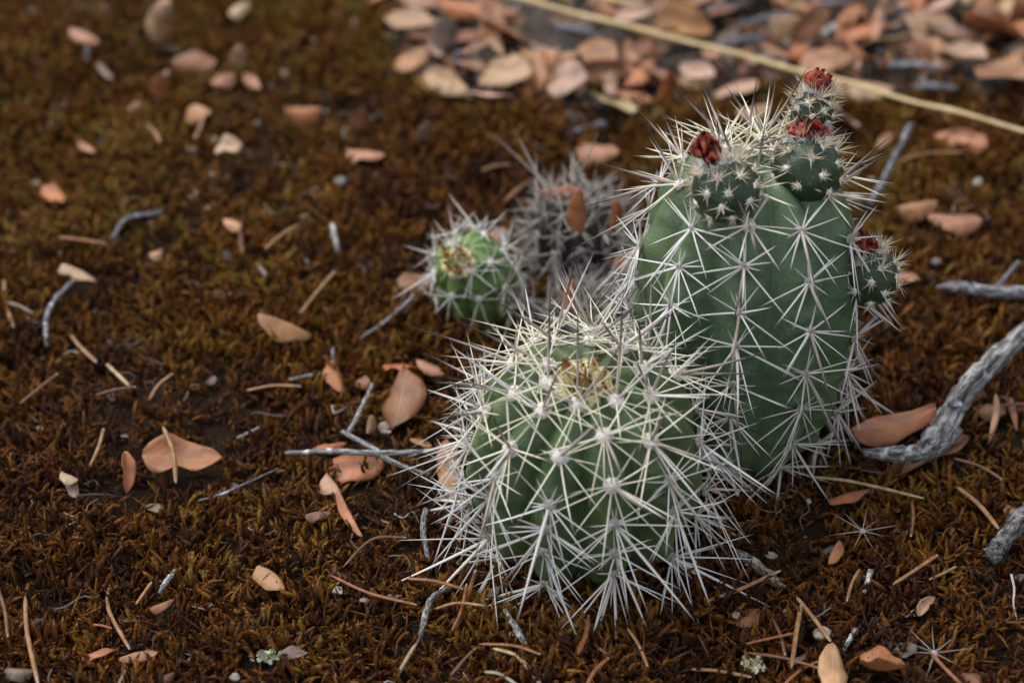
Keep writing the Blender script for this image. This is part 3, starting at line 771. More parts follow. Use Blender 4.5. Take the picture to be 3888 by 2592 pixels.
# ------------------------------------------------------------------ leaves
FOOT = []
LC = {'salmon': (.40, .160, .064), 'orange': (.34, .105, .032), 'pink': (.37, .185, .105), 'tan': (.35, .18, .075), 'pale': (.52, .32, .165), 'cream': (.53, .41, .25),
      'brown': (.24, .10, .040), 'grey': (.20, .15, .115), 'dark': (.13, .05, .022), 'beige': (.40, .26, .15), 'rose': (.42, .27, .20)}
def leaf(A, B, w, ha, hb, roll, col, curl, bend, label, seed, group=None, notch=0.0, rough_=0.12, world_=False, cat='leaf', parentname='dry_leaf'):
    rg = random.Random(seed)
    a = np.asarray(A, float) if world_ else G(A[0], A[1], ha + .12); b = np.asarray(B, float) if world_ else G(B[0], B[1], hb + .12)
    ax = b - a; L = np.linalg.norm(ax); d = ax / L
    up = np.array([0, 0, 1.0]) if abs(d[2]) < .8 else unit(np.array([CAMP[0] - a[0], CAMP[1] - a[1], 0]))
    s0 = unit(np.cross(d, up)); n0 = np.cross(s0, d); r = math.radians(roll)
    s = s0 * math.cos(r) + n0 * math.sin(r); n = n0 * math.cos(r) - s0 * math.sin(r)
    c = (a + b) / 2
    if world_: W = w
    else:
        q, _ = project(np.stack([c - s * .5, c + s * .5])); pa, _ = project(np.stack([a, b]))
        iv = unit(pa[1] - pa[0]); sv = q[1] - q[0]; per = abs(sv[0] * iv[1] - sv[1] * iv[0]) / KV
        dep = (c - CAMP) @ CF
        W = .92 * min(w / max(per, 1e-3), 1.7 * w * KV / (FPX / dep))
    if not world_ and abs(d[2]) < .7: FOOT.append((c, unit(d[:2]), L, W * abs(math.cos(r)) * .95))
    nu, nv = 18, 9; V = []; T = []
    pk = rg.uniform(.72, 1.1); bl = rg.uniform(.45, .72); wob1, wob2 = rg.uniform(3, 7), rg.uniform(8, 13); asym = rg.uniform(-.12, .12); cam_ = rg.uniform(-.17, .17); fold = rg.choice([0, 0, .5, .9, -.6]); fs = rg.choice([-1, 1]); p1, p2 = rg.uniform(0, 6), rg.uniform(0, 6)
    top = []
    for j in range(nu):
        u = j / (nu - 1); wd = math.sin(math.pi * min(max(u, .004), .996) ** pk) ** bl
        for i in range(nv):
            v = (i / (nv - 1) - .5) * 2
            ww = wd * (1 + (.07 * math.sin(wob1 * u + p1 + v) + .035 * math.sin(wob2 * u * 2 + p2 + 2 * v)) * abs(v) + asym * v)
            if notch and v > .3: ww *= 1 - notch * max(0, 1 - abs(u - .45) / .18) * (v - .3)
            z = curl * W * .5 * (abs(v) ** 1.6) * wd - bend * L * (2 * u - 1) ** 2 * .5 + rough_ * W * (.35 * math.sin(4 * u + 1.5 * v + p2) * abs(v) + .3 * math.sin(wob2 * u + 2 * v + p1) * abs(v) ** 3) - .02 * W * math.exp(-(v * 5) ** 2)
            fv = max(0, v * fs - .35)
            z += fold * W * .5 * fv * wd
            top.append(c - d * L / 2 + d * L * u + s * ((v - .25 * abs(fold) * fv * fs) * ww * W / 2 + cam_ * W * ((2 * u - 1) ** 2 - .3)) + n * z); T.append((i / (nv - 1), u))
    bot = [p - n * .028 for p in top]; V = np.array(top + bot) - c; N = nu * nv
    F = []
    for j in range(nu - 1):
        for i in range(nv - 1):
            k = j * nv + i; F.append((k, k + 1, k + nv + 1, k + nv)); F.append((N + k, N + k + nv, N + k + nv + 1, N + k + 1))
        k = j * nv; F.append((k, k + nv, N + k + nv, N + k)); k += nv - 1; F.append((k, N + k, N + k + nv, k + nv))
    for i in range(nv - 1):
        F.append((i, N + i, N + i + 1, i + 1)); k = (nu - 1) * nv + i; F.append((k, k + 1, N + k + 1, N + k))
    o = ob(parentname, me(parentname, V, F, M['leaf'], True, T + T), None, c)
    cc = LC[col]; g = rg.uniform(.88, 1.1); o.color = (cc[0] * g, cc[1] * g * rg.uniform(.94, 1.06), cc[2] * g * rg.uniform(.9, 1.1), 1)
    tag(o, label, cat, group)
    return o
G_ML = 'dry leaves lying on the moss'
LEAVES = [  # A, B, width, lift A, lift B, roll, colour, curl, bend, notch, label
 ((328,1045),(516,1058),84,.5,.6,-10,'salmon',.25,-.04,.35,'large salmon leaf with notched upper edge and a pine needle lying across it'),
 ((290,1035),(292,1132),32,.9,.35,35,'salmon',.8,.1,0,'narrow salmon leaf standing on edge just left of the large salmon leaf'),
 ((597,712),(719,763),34,.9,.6,25,'tan',-.9,.05,0,'curled tan leaf shaped like a cigar on open moss'),
 ((764,817),(783,898),54,.55,.45,5,'salmon',-.35,.06,0,'oblong salmon leaf below a short grey stick, left of the broad brown leaf'),
 ((935,838),(905,978),104,.8,.4,-12,'brown',-.25,.05,0,'broad brown leaf left of the front cactus, above the forked grey twig'),
 ((882,832),(962,838),38,.5,.7,20,'orange',-.4,.1,0,'rusty leaf tucked behind the broad brown leaf'),
 ((955,822),(1018,858),26,.7,.6,0,'pink',-.4,.1,0,'small pinkish leaf at the upper right of the broad brown leaf'),
 ((755,1058),(880,1070),88,.3,.3,5,'salmon',-.2,.06,0,'wide salmon leaf lying under the forked grey twig'),
 ((716,1030),(795,1014),22,.45,.5,0,'orange',-.4,.1,0,'rusty sliver of leaf along the upper side of the forked twig'),
 ((1028,1005),(1042,1152),68,.4,.4,0,'salmon',-.2,.05,0,'salmon leaf half hidden under spines at the left foot of the front cactus'),
 ((750,1082),(785,1128),34,.7,.5,20,'beige',-.8,.1,0,'beige curled leaf end below the salmon leaf under the twig'),
 ((770,1112),(832,1234),24,.5,.5,30,'salmon',-.9,-.05,0,'long narrow folded brown leaf pointing down from the beige curl'),
 ((597,1288),(662,1345),42,.6,.45,15,'tan',-.7,.12,0,'folded tan leaf alone on the lower moss'),
 ((343,1396),(400,1372),22,.5,.5,0,'brown',-.5,.1,0,'small brown leaf beside the white lichened stick'),
 ((188,1520),(272,1488),24,.4,.5,20,'salmon',.5,.08,0,'slender salmon leaf at the lower left left of the pinkish arched one'),
 ((272,1510),(362,1492),32,.4,.4,-10,'pink',-.6,.1,0,'pinkish brown arched leaf touching the curved needle end, lower left'),
 ((638,1500),(708,1494),36,.4,.4,-10,'grey',-.5,.1,0,'dull olive brown leaf beside the pale green lichen tuft'),
 ((8,1532),(74,1540),34,.35,.35,0,'grey',-.4,.1,0,'greyish brown leaf in the bottom left corner'),
 ((140,1082),(180,1100),26,.7,.6,10,'cream',-.6,.1,0,'cream tip of a curled leaf left of the narrow salmon leaf'),
 ((160,1090),(178,1140),30,.45,.3,20,'grey',-.5,.1,0,'dull brown leaf hanging below the cream leaf tip'),
 ((365,1575),(402,1538),24,.35,.4,0,'dark',-.4,.1,0,'dark red brown leaf scrap at the bottom edge'),
 ((146,598),(224,640),38,1.0,.9,15,'beige',-.7,.1,.3,'crumpled beige leaf perched on the end of a bent grey twig'),
 ((100,422),(146,460),34,.6,.5,10,'salmon',-.5,.1,0,'small salmon leaf at the far left middle'),
 ((342,584),(372,574),20,.6,.6,0,'pale',-.5,.1,0,'tiny pale leaf scrap on mid-left moss'),
 ((515,497),(553,520),28,1.0,.8,0,'pale',-.9,.2,0,'small hooded pale leaf on a brown stalk'),
 ((495,352),(554,326),34,.6,.7,20,'cream',.4,.08,0,'cream boat-shaped leaf on blurred moss'),
 ((798,340),(888,350),64,.6,.6,5,'pink',-.3,.1,0,'pink rounded leaf, blurred, right of the cream boat-shaped leaf'),
 ((828,300),(828,245),42,.4,1.1,10,'brown',-.3,.05,0,'brown upright leaf just above the pink rounded leaf'),
 ((655,252),(740,248),62,.7,.7,-20,'salmon',-.7,.12,0,'arched salmon leaf in the blurred moss, centre left'),
 ((366,240),(366,172),50,.3,1.5,0,'salmon',-.35,.02,0,'egg-shaped salmon leaf standing upright in the blurred moss'),
 ((430,232),(484,246),40,.8,.8,0,'tan',-.9,.2,0,'tan hooded leaf on a stalk right of the upright egg-shaped leaf'),
 ((396,132),(498,130),48,.5,.5,-15,'pink',-.5,.08,0,'pink arched leaf below the tall beige leaf'),
 ((352,102),(384,6),74,.3,2.2,0,'beige',-.25,.03,0,'tall beige leaf standing upright near the top left'),
 ((162,58),(228,94),38,.7,.6,0,'pink',-.4,.08,0,'pinkish brown leaf at the far upper left'),
 ((546,160),(550,112),44,.6,1.5,0,'cream',-.3,.05,0,'cream upright leaf topping a pair of pink ones'),
 ((486,192),(538,166),30,.7,.7,0,'pink',-.5,.05,0,'left pink leaf of the pair under a cream one'),
 ((556,162),(594,198),28,.7,.7,0,'pink',-.5,.05,0,'right pink leaf of the pair under a cream one'),
 ((522,28),(570,2),30,.6,.8,0,'cream',-.4,.05,0,'whitish leaf at the top edge left of centre'),
 ((224,142),(258,182),20,.5,.5,0,'grey',-.4,.05,0,'lilac grey sliver of leaf at the upper left'),
 ((178,322),(218,346),22,.5,.5,0,'pink',-.4,.05,0,'small pinkish leaf on the blurred left moss'),
 ((978,340),(984,284),36,.3,1.2,0,'grey',-.3,.05,0,'pale greyish leaf upright left of the dead cactus, in blurred moss'),
 ((1330,318),(1412,352),54,.6,.6,0,'pink',-.5,.08,0,'pinkish beige leaf behind the spines of the dead cactus'),
 ((898,655),(992,645),50,.5,.6,-15,'brown',-.4,.08,0,'brown leaf tucked behind the left side of the small cactus'),
 ((815,878),(850,872),28,.4,.5,0,'brown',-.4,.08,0,'small brown leaf between the oblong salmon leaf and the broad brown leaf'),
 ((848,998),(858,955),26,.4,.9,0,'beige',-.6,.05,0,'beige upright scrap of leaf above the forked twig'),
 ((940,1004),(990,1024),30,.4,.4,0,'tan',-.4,.05,0,'tan leaf scrap right of the white curl, near the front cactus'),
 ((1372,655),(1432,668),42,.5,.6,0,'pale',-.5,.05,0,'pale tan leaf on the ground between dead stem and tall cactus'),
 ((1342,722),(1384,700),40,.5,.7,0,'orange',-.3,.05,0,'orange leaf behind the top spines of the front cactus'),
 ((1600,985),(1692,972),66,.8,1.1,10,'brown',-.2,.05,0,'brown leaf wedged between the front and the tall cactus'),
 ((1952,998),(2150,945),64,.8,1.2,-12,'salmon',-.45,-.12,0,'large reddish brown curled leaf beside the thick grey branch'),
 ((2040,1092),(2230,1004),58,.3,.4,5,'brown',.3,.05,.3,'ragged brown leaf lying under the thick grey branch'),
 ((1900,1146),(1994,1118),30,.5,.6,25,'orange',-.6,.1,0,'rust leaf under the yellow straw, right of the tall cactus foot'),
 ((1898,1292),(1924,1238),24,.4,.7,30,'salmon',-.9,.1,0,'small curled salmon leaf near the fallen spine star'),
 ((1915,1604),(1916,1476),76,.75,.85,0,'pale',-.12,.02,0,'smooth pale tan oval leaf cut by the bottom edge'),
 ((1972,1522),(2078,1534),68,.4,.5,0,'salmon',.3,.03,.6,'torn salmon leaf right of the pale oval one, bottom right'),
 ((2056,474),(2154,458),40,.6,.7,-10,'tan',-.5,.08,0,'tan narrow leaf right of the tall cactus, above the pink one'),
 ((2132,494),(2258,506),56,.6,.6,0,'pink',-.4,.08,0,'pinkish wide leaf right of the tall cactus, beside the tan narrow one'),
 ((2150,300),(2268,328),56,.6,.6,0,'salmon',-.4,.08,0,'salmon leaf below the long straw at the right'),
 ((2236,930),(2312,944),60,.3,.4,0,'brown',-.3,.08,0,'dull brown leaf behind the thick branch at the right'),
 ((2302,890),(2284,1006),22,.9,.5,20,'pale',-.8,.2,0,'pale curved sliver of leaf at the right under the branch'),
 ((2324,905),(2338,982),20,.5,.4,0,'brown',-.4,.08,0,'thin brown leaf sliver near the right edge under the branch'),
 ((2308,1162),(2372,1186),52,.4,.5,0,'pink',-.4,.08,0,'pink leaf at the right edge above the cut branch end'),
 ((2112,1412),(2146,1368),34,.4,.5,0,'beige',.5,.08,.4,'pale pinkish leaf scrap at the lower right moss'),
 ((1690,1432),(1742,1394),40,.3,.3,0,'brown',-.4,.08,0,'brown leaf scrap below the right foot of the front cactus'),
 ((1810,1520),(1860,1500),26,.3,.3,0,'grey',-.4,.08,0,'dull leaf scrap left of the pale oval leaf'),
 ((2060,622),(2112,640),30,.5,.5,0,'pink',-.4,.08,0,'small pink leaf right of the flank fruit'),
 ((2210,1540),(2260,1570),40,.3,.3,0,'brown',-.4,.08,0,'brown leaf at the bottom right corner'),
 ((700,1178),(760,1172),24,.4,.4,0,'dark',-.5,.08,0,'dark reddish leaf left of the folded brown leaf'),
 ((290,250),(325,235),22,.6,.6,0,'pink',-.4,.08,0,'small pink leaf left of the egg-shaped upright leaf'),
 ((1155,460),(1225,405),8,.6,.6,0,'tan',-.4,.08,0,'thin tan leaf strip behind the dead cactus'),
]
for i, (A, B, w, ha, hb, roll, col, curl, bend, notch, lab) in enumerate(LEAVES):
    q = random.Random(4000 + i); leaf(A, B, w, ha - (.12 if A[1] < 700 else 0), hb, roll + q.uniform(-14, 14), col, curl * q.uniform(1, 1.5), bend * q.uniform(.6, 2.2), lab, 100 + i, G_ML, notch, .12 + .16 * q.random())
# leaves caught on the dead stem
def pz(vx, vy, z): return at_depth_z(vx * KV, vy * KV, z)
leaf(pz(1336, 541, 3.1), pz(1333, 436, 4.5), .66, 0, 0, -25, 'salmon', -.9, .12, 'salmon leaf standing upright, caught in the spines of the dead cactus', 301, 'leaves caught in the dead cactus', world_=True)
leaf(pz(1404, 532, 2.9), pz(1416, 462, 3.9), .36, 0, 0, 30, 'orange', -.8, .1, 'thin orange leaf caught right of the upright leaf on the dead cactus', 302, 'leaves caught in the dead cactus', world_=True)
leaf(pz(1393, 597, 1.2), pz(1450, 572, 1.6), .8, 0, 0, 10, 'salmon', -.3, .1, 'salmon leaf squeezed between the dead stem and the tall cactus', 303, 'leaves caught in the dead cactus', world_=True)
leaf(pz(1296, 722, 1.5), pz(1312, 640, 2.4), .4, 0, 0, 30, 'salmon', -.8, .1, 'pink upright leaf sliver behind the crown spines of the front cactus', 304, 'leaves caught in the dead cactus', world_=True)
leaf(pz(1236, 432, 2.8), pz(1345, 424, 2.8), .8, 0, 0, 10, 'orange', -.7, .1, 'rusty leaf rim arching behind the top of the dead cactus', 305, 'leaves caught in the dead cactus', world_=True)
leaf(pz(1118, 560, 1.0), pz(1160, 520, 1.4), .6, 0, 0, 10, 'brown', -.4, .1, 'brown leaf between the small cactus and the dead stem', 306, 'leaves caught in the dead cactus', world_=True)

G_LL = 'leaves of the litter bank'
LIT = [((878,30),(995,52),58,'beige','beige leaf at the near left end of the litter bank'),((1022,122),(1026,36),74,'grey','greyish brown upright leaf left in the litter bank'),
 ((900,152),(985,118),44,'tan','tan arched leaf with a dark gap under it, left in the litter bank'),((985,148),(1060,212),58,'beige','pinkish beige leaf sloping from the tan arched one'),
 ((1055,205),(1172,216),52,'rose','pink leaf at the front edge of the litter bank, left part'),((1100,165),(1222,160),76,'beige','broad beige leaf behind the pink front-edge leaf'),
 ((1095,20),(1205,100),62,'salmon','salmon leaf slanting below the top edge, left of the straw'),((1005,2),(1110,26),50,'salmon','salmon leaf at the top edge, left in the litter bank'),
 ((1195,118),(1335,122),44,'tan','tan orange leaf in the middle of the litter bank, under the straw'),((1330,105),(1415,140),72,'tan','tan rounded leaf right of the tan orange one in the bank'),
 ((1250,175),(1345,182),72,'rose','pinkish tan leaf mid-bank in front of the tan orange one'),((1362,222),(1455,258),64,'cream','cream leaf at the front edge of the litter bank, centre'),
 ((1438,192),(1492,132),40,'salmon','salmon narrow leaf rising behind the cream one'),((1500,52),(1642,62),64,'tan','tan leaf right above the straw, top centre'),
 ((1920,80),(2042,44),52,'salmon','salmon hooked leaf at the top right of the bank'),((2080,28),(2205,62),74,'beige','beige leaf top right between two salmon ones'),
 ((2228,52),(2370,84),110,'salmon','large salmon leaf in the top right corner'),((2145,112),(2265,124),46,'rose','pink leaf below the beige one, top right'),
 ((2245,160),(2372,176),92,'tan','wide tan brown leaf at the right edge below the corner leaf'),((1915,178),(2055,196),74,'beige','beige leaf just above the straw, right of the highest fruit'),
 ((1812,118),(1856,104),36,'orange','small orange leaf left of the highest fruit'),((1648,200),(1742,190),60,'rose','pinkish leaf behind the left crown spines of the tall cactus'),
 ((1905,258),(1975,288),60,'rose','pinkish tan leaf right behind the highest fruit'),((1690,262),(1770,240),50,'beige','beige leaf behind the crown spines of the tall cactus'),
 ((1525,232),(1542,168),40,'orange','orange peaked leaf behind the long left crown spine'),((1410,40),(1500,20),46,'rose','pink leaf under the second straw at the top'),
 ((1700,150),(1790,130),50,'grey','grey brown leaf under the straw, above the tall cactus'),((1560,150),(1640,175),46,'rose','pink brown leaf behind the tip of the tall cactus, left'),
 ((2010,340),(2050,300),30,'brown','brown leaf beside the dark leaning twig')]
for i, (A, B, w, col, lab) in enumerate(LIT):
    rg = random.Random(900 + i); up = abs(A[0] - B[0]) < 20
    leaf(A, B, w, .4, 1.6 if up else .55 + rg.random() * .4, rg.uniform(-30, 30), col, rg.uniform(-.9, .4), rg.uniform(-.05, .16), lab, 500 + i, G_LL)
rg = random.Random(77); cnt = 0
while cnt < 250:
    vx, vy = rg.uniform(860, 2480), rg.uniform(-170, 250)
    g = G(vx, vy)
    if litter_mask(np.array(g[0]), np.array(g[1])) < .6: continue
    a = rg.uniform(0, 6.28); L = rg.uniform(.8, 2.3); cnt += 1
    col, word = rg.choice([('salmon', 'salmon'), ('pink', 'pinkish'), ('tan', 'tan'), ('beige', 'beige'), ('rose', 'rosy'), ('grey', 'greyish'), ('pink', 'pinkish'), ('rose', 'rosy'), ('brown', 'brown')])
    side = 'above' if vy < np.interp(vx, [1150, 2420], [-14, 318]) and vx > 1150 else 'below'
    zone = ['at its far left end', 'left of its middle', 'behind the dead cactus', 'left of the tall cactus', 'behind the tall cactus crown', 'right of the highest fruit', 'near the right edge'][int(np.clip((vx - 880) / 215, 0, 6))]
    where = f'in the litter {side} the straw line, {zone}'
    z = g[2] + rg.uniform(.05, .5)
    leaf(g * [1, 1, 0] + [-math.cos(a) * L / 2, -math.sin(a) * L / 2, z], g * [1, 1, 0] + [math.cos(a) * L / 2, math.sin(a) * L / 2, z + rg.uniform(-.15, .8)],
         L * rg.uniform(.4, .62), 0, 0, rg.uniform(-55, 55), col, rg.uniform(-1.0, .5), rg.uniform(-.08, .2),
         f'small blurred {word} leaf {where}', 1200 + cnt, 'small filler leaves of the litter bank', world_=True)

# ------------------------------------------------------------------ needles, straws, twigs
NC = {'o': (.30, .115, .04), 't': (.33, .18, .08), 'b': (.16, .065, .03), 'p': (.44, .34, .18), 'g': (.30, .27, .22)}
def needle(pts, wpx, lift, col, label, seed, group='fallen pine needles', name='pine_needle', cat='needle', bow=.06, mat_='needle'):
    rg = random.Random(seed)
    lf = lift if isinstance(lift, (list, tuple)) else [lift] * len(pts)
    P = [G(x, y, h) for (x, y), h in zip(pts, lf)]
    if len(P) == 2:
        L = np.linalg.norm(P[1] - P[0]); s = unit(np.cross(P[1] - P[0], [0, 0, 1]))
        P = [P[0], (P[0] + P[1]) / 2 + s * L * bow * rg.uniform(-1, 1) + np.array([0, 0, .05]), P[1]]
    path = catmull(P, 14); c = path.mean(0)
    dep = (c - CAMP) @ CF; r = wpx * KV / (FPX / dep) / 2
    u = np.linspace(0, 1, 14); rad = r * np.minimum(1, np.minimum(u * 9 + .25, (1 - u) * 6 + .45))
    if mat_ == 'straw':                          # nodes, splits and slight kinks along a dry stem
        path = catmull(P, 90); u = np.linspace(0, 1, 90)
        rad = r * (1 + .35 * np.exp(-(((u * 6.3 + .4) % 1 - .5) / .035) ** 2) + .12 * np.sin(u * 41) * np.sin(u * 17)) * (1.1 - .25 * u)
        path = path + np.stack([0 * u, .03 * np.sin(u * 23), .03 * np.sin(u * 31 + 1)], -1)
    V, F, T = tube(path - c, rad, 8, True, .6)
    o = ob(name, me(name, V, F, M[mat_], True, T), None, c)
    cc = NC[col]; g = rg.uniform(.85, 1.12); o.color = (cc[0] * g, cc[1] * g, cc[2] * g, 1)
    return tag(o, label, cat, group)
NEED = [
 ([(252,1342),(250,1400),(298,1490)],10,'t','long curved tan needle at the lower left, arching down to the pinkish leaf'),
 ([(213,1434),(257,1442)],7,'o','short needle stub left of the long curved needle'),
 ([(312,1388),(348,1336)],8,'t','needle beneath the white lichened stick'),
 ([(374,978),(404,1108)],11,'t','brown needle lying across the large salmon leaf',),
 ([(206,1072),(238,984)],9,'t','straight needle left of the narrow salmon leaf'),
 ([(163,770),(222,832)],11,'t','upper left half of a broken tan needle on the left moss'),
 ([(244,835),(297,886)],10,'p','pale lower half of a broken needle on the left moss'),
 ([(343,918),(397,858)],9,'t','needle leaning up right of the broken pale one'),
 ([(565,897),(692,887)],9,'t','nearly level needle left of the oblong salmon leaf'),
 ([(688,722),(768,624)],9,'t','needle rising from the cigar-shaped leaf'),
 ([(608,572),(682,518)],9,'t','slanting needle left of the short white stick'),
 ([(133,545),(240,560)],10,'o','reddish level needle left of the bent grey twig tip'),
 ([(10,640),(12,690),(32,752)],10,'t','bent needle at the far left edge'),
 ([(18,694),(76,720)],8,'g','greyish stalk beside the bent needle at the far left'),
 ([(44,928),(132,858)],9,'b','dull needle at the left edge below the middle'),
 ([(218,908),(312,888)],9,'b','dark needle under the pale broken one'),
 ([(758,1320),(850,1362),(957,1388)],9,'o','long orange needle left of the lowest spines of the front cactus'),
 ([(932,1328),(1064,1352)],10,'o','orange needle crossing under the left lower spines'),
 ([(1048,1442),(1070,1380),(1094,1308)],11,'o','broad orange needle standing out among the left lower spines'),
 ([(1038,1448),(1060,1400),(1072,1340)],8,'o','thinner orange needle alongside the broad one at the left lower spines'),
 ([(998,1398),(1050,1384),(1112,1390)],8,'t','arched tan needle below the left lower spines'),
 ([(1098,1478),(1180,1482),(1242,1502)],9,'o','level orange needle below the front cactus'),
 ([(918,1540),(955,1478)],9,'p','pale straw needle below the grey jointed twig'),
 ([(1034,1552),(1092,1488)],8,'b','dark needle at the bottom left of the front cactus'),
 ([(1328,1502),(1352,1412)],12,'o','wide orange needle directly below the front cactus'),
 ([(1344,1580),(1398,1510)],10,'o','orange needle cut by the bottom edge below the front cactus'),
 ([(1440,1440),(1488,1530)],8,'t','needle beside the longest hanging spine'),
 ([(1618,1382),(1700,1352),(1792,1310)],11,'t','long tan needle right of the front cactus foot'),
 ([(1828,1368),(1870,1420),(1908,1472)],11,'t','tan needle ending at the pale husk above the oval leaf'),
 ([(1818,1534),(1828,1460),(1840,1388)],11,'t','upright tan needle left of the oval leaf'),
 ([(1774,1418),(1804,1504)],9,'b','brown needle left of the upright tan one'),
 ([(1712,1478),(1832,1452)],8,'o','orange needle crossing left of the upright tan one'),
 ([(1716,1498),(1800,1510),(1884,1534)],9,'b','brown needle lying below the crossing orange needle'),
 ([(1588,1536),(1650,1540),(1726,1554)],10,'t','tan needle near the bottom edge below the right spines'),
 ([(2050,1342),(2154,1274)],10,'t','tan needle on the lower right moss'),
 ([(2198,1118),(2248,1158),(2294,1214)],13,'t','thick tan needle pointing at the cut branch end'),
 ([(2094,1148),(2092,1232)],8,'o','upright orange needle under the yellow straw'),
 ([(2188,1052),(2250,1070),(2304,1102)],10,'b','brown needle under the thick branch at the right'),
 ([(2138,1498),(2212,1574)],10,'o','orange needle in the bottom right corner beside the spine star'),
 ([(1798,1574),(1878,1518)],9,'o','orange needle slanting up to the oval leaf from the bottom edge'),
 ([(58,1368),(62,1450),(88,1572)],11,'t','long tan needle at the bottom left corner'),
 ([(-5,1350),(18,1462)],9,'b','needle at the left edge near the bottom'),
 ([(788,1302),(855,1238),(934,1234)],8,'b','thin reddish needle left of the front cactus foot'),
 ([(2296,932),(2360,928)],9,'b','brown needle at the right edge behind the branch'),
 ([(335,285),(368,325)],9,'t','blurred needle below the upright egg-shaped leaf'),
 ([(468,260),(448,318)],9,'t','blurred stalk below the tan hooded leaf'),
 ([(548,520),(556,575)],8,'b','brown stalk of the small hooded pale leaf'),
 ([(1105,392),(1170,378)],8,'t','blurred tan needle left of the dead cactus top'),
 ([(2198,1300),(2135,1330)],8,'t','short needle right of the tan lower right needle'),
 ([(1975,1305),(1945,1380)],8,'t','short needle between the two fallen spine stars'),
]
for i, (p, w, c, lab) in enumerate(NEED):
    needle(p, w, [(.62 + .12 * ((i * 7) % 3)) if i != 3 else 1.05] * len(p), c, lab, 700 + i)
needle([(1855,1094),(1960,1106),(2122,1144)], 9, .75, 'p', 'long pale yellow straw right of the tall cactus foot', 790, 'dry straws', 'grass_straw', 'straw')
needle([(1132,1488),(1190,1508),(1245,1575)], 11, .6, 'p', 'curved pale grass blade below the front cactus', 791, 'dry straws', 'grass_straw', 'straw')
needle([(1112,1542),(1150,1548),(1196,1578)], 10, .5, 'g', 'whitish flat blade at the bottom edge below the front cactus', 792, 'dry straws', 'grass_straw', 'straw')
needle([(1150,-14),(1800,152),(2420,318)], 14, [1.3, 1.1, 1.5], 'p', 'long yellow straw running diagonally across the top behind the cacti', 793, 'dry straws', 'grass_straw', 'straw', mat_='straw')
needle([(1330,-20),(1420,2),(1500,18)], 14, .9, 'p', 'short end of a second straw at the top edge', 794, 'dry straws', 'grass_straw', 'straw', mat_='straw')
needle([(2060,372),(2130,352),(2210,350)], 7, .6, 't', 'thin curved stalk right of the upper right fruit', 795, 'dry straws', 'grass_straw', 'straw')

def twig(paths, label, seed, col=(1, 1, 1), group='grey twigs', name='twig', cat='twig', sides=10, jit=.16):
    rg = random.Random(seed); mb = MB(); org = None
    for pts in paths:                            # list of (vx, vy, lift, width px)
        P = np.array([G(x, y, h) for x, y, h, w in pts])
        if org is None: org = P[0].copy()
        n = max(12, int(np.linalg.norm(np.diff(P, axis=0), axis=1).sum() / .16))
        path = catmull(P, n); dep = (P.mean(0) - CAMP) @ CF
        W = np.interp(np.linspace(0, len(pts) - 1, n), range(len(pts)), [p[3] for p in pts]) * KV / (FPX / dep) / 2
        path = path + np.array([[rg.gauss(0, 1) for _ in range(3)] for _ in range(n)]) * W[:, None] * .07
        W = W * np.array([1 + rg.uniform(-.12, .14) for _ in range(n)])
        mb.add(*tube(path - org, W, sides, True, 1, jit, rg))
    g = 1.25 if cat == 'twig' else 1.0
    o = mb.build(name, M['bark'], None, org); o.color = (col[0] * g, col[1] * g * 1.01, col[2] * g * 1.04, 1)
    return tag(o, label, cat, group)
twig([[(655,1040,.7,8),(760,1036,.75,13),(880,1040,.75,13),(1010,1034,.7,10)],[(785,990,.8,8),(850,1025,.8,13),(905,1062,.6,12),(985,1090,.4,9)],[(800,995,.8,12),(826,945,.8,11),(856,882,.9,8)]],'forked pale grey twig left of the front cactus',1,(1.5,1.55,1.6))
twig([[(108,795,.3,9),(106,735,.6,11),(128,685,.8,12),(180,636,.9,9)]],'bent grey twig at the left with a crumpled leaf on its end',2,(1.2,1.2,1.3))
twig([[(258,548,.5,9),(290,503,.6,10),(372,487,.6,8)]],'hooked bluish grey twig on the upper left moss',3,(1.1,1.15,1.3))
twig([[(763,516,.8,12),(772,560,.6,11),(778,585,.3,9)]],'short white stick standing in the moss',4,(2.0,2.0,1.95))
twig([[(828,776,.6,6),(890,735,.7,10),(952,678,1.0,9)]],'grey twig leaning against the small cactus',5,(1.4,1.4,1.5))
twig([[(978,1168,.7,13),(972,1215,.6,14),(985,1290,.4,10)]],'grey twig under the left spines of the front cactus',6,(1.0,1.0,1.0))
twig([[(966,1462,.5,11),(978,1410,.7,15),(996,1368,.7,14),(1046,1344,.5,9)],[(966,1460,.5,6),(945,1500,.5,6),(918,1545,.4,5)]],'jointed grey twig at the lower left of the front cactus',7,(1.0,1.0,.95))
twig([[(1160,1402,.5,11),(1190,1450,.6,16),(1212,1492,.5,12)]],'rough lichen grey twig directly under the lowest spines',8,(1.05,1.05,1.0))
twig([[(1982,1040,1.0,20),(2050,1042,1.0,34),(2105,1040,1.0,38),(2135,1022,1.0,46),(2165,970,1.1,50),(2215,900,1.4,52),(2280,832,1.8,50),(2360,762,2.2,50),(2460,680,2.8,50)],[(2140,1046,.9,14),(2170,1020,.95,16),(2210,950,1.2,12)],[(2095,1052,.9,8),(2125,1050,.9,14),(2150,1036,1.0,10)],[(2180,930,1.55,12),(2230,872,1.85,16),(2290,815,2.15,10)],[(2120,1040,.8,26),(2165,1028,.8,22),(2205,985,1.0,18)]],'thick weathered grey branch leaning in from the right edge',9,(1.35,1.35,1.35),name='branch',cat='branch',sides=16,jit=.2)
twig([[(2150,660,.6,9),(2200,658,.8,26),(2260,668,.8,32),(2420,672,.9,30)],[(2290,660,.9,12),(2340,600,1.4,10)]],'grey pointed stick at the right edge above the thick branch',10,(1.3,1.3,1.4),name='branch',cat='branch',jit=.22)
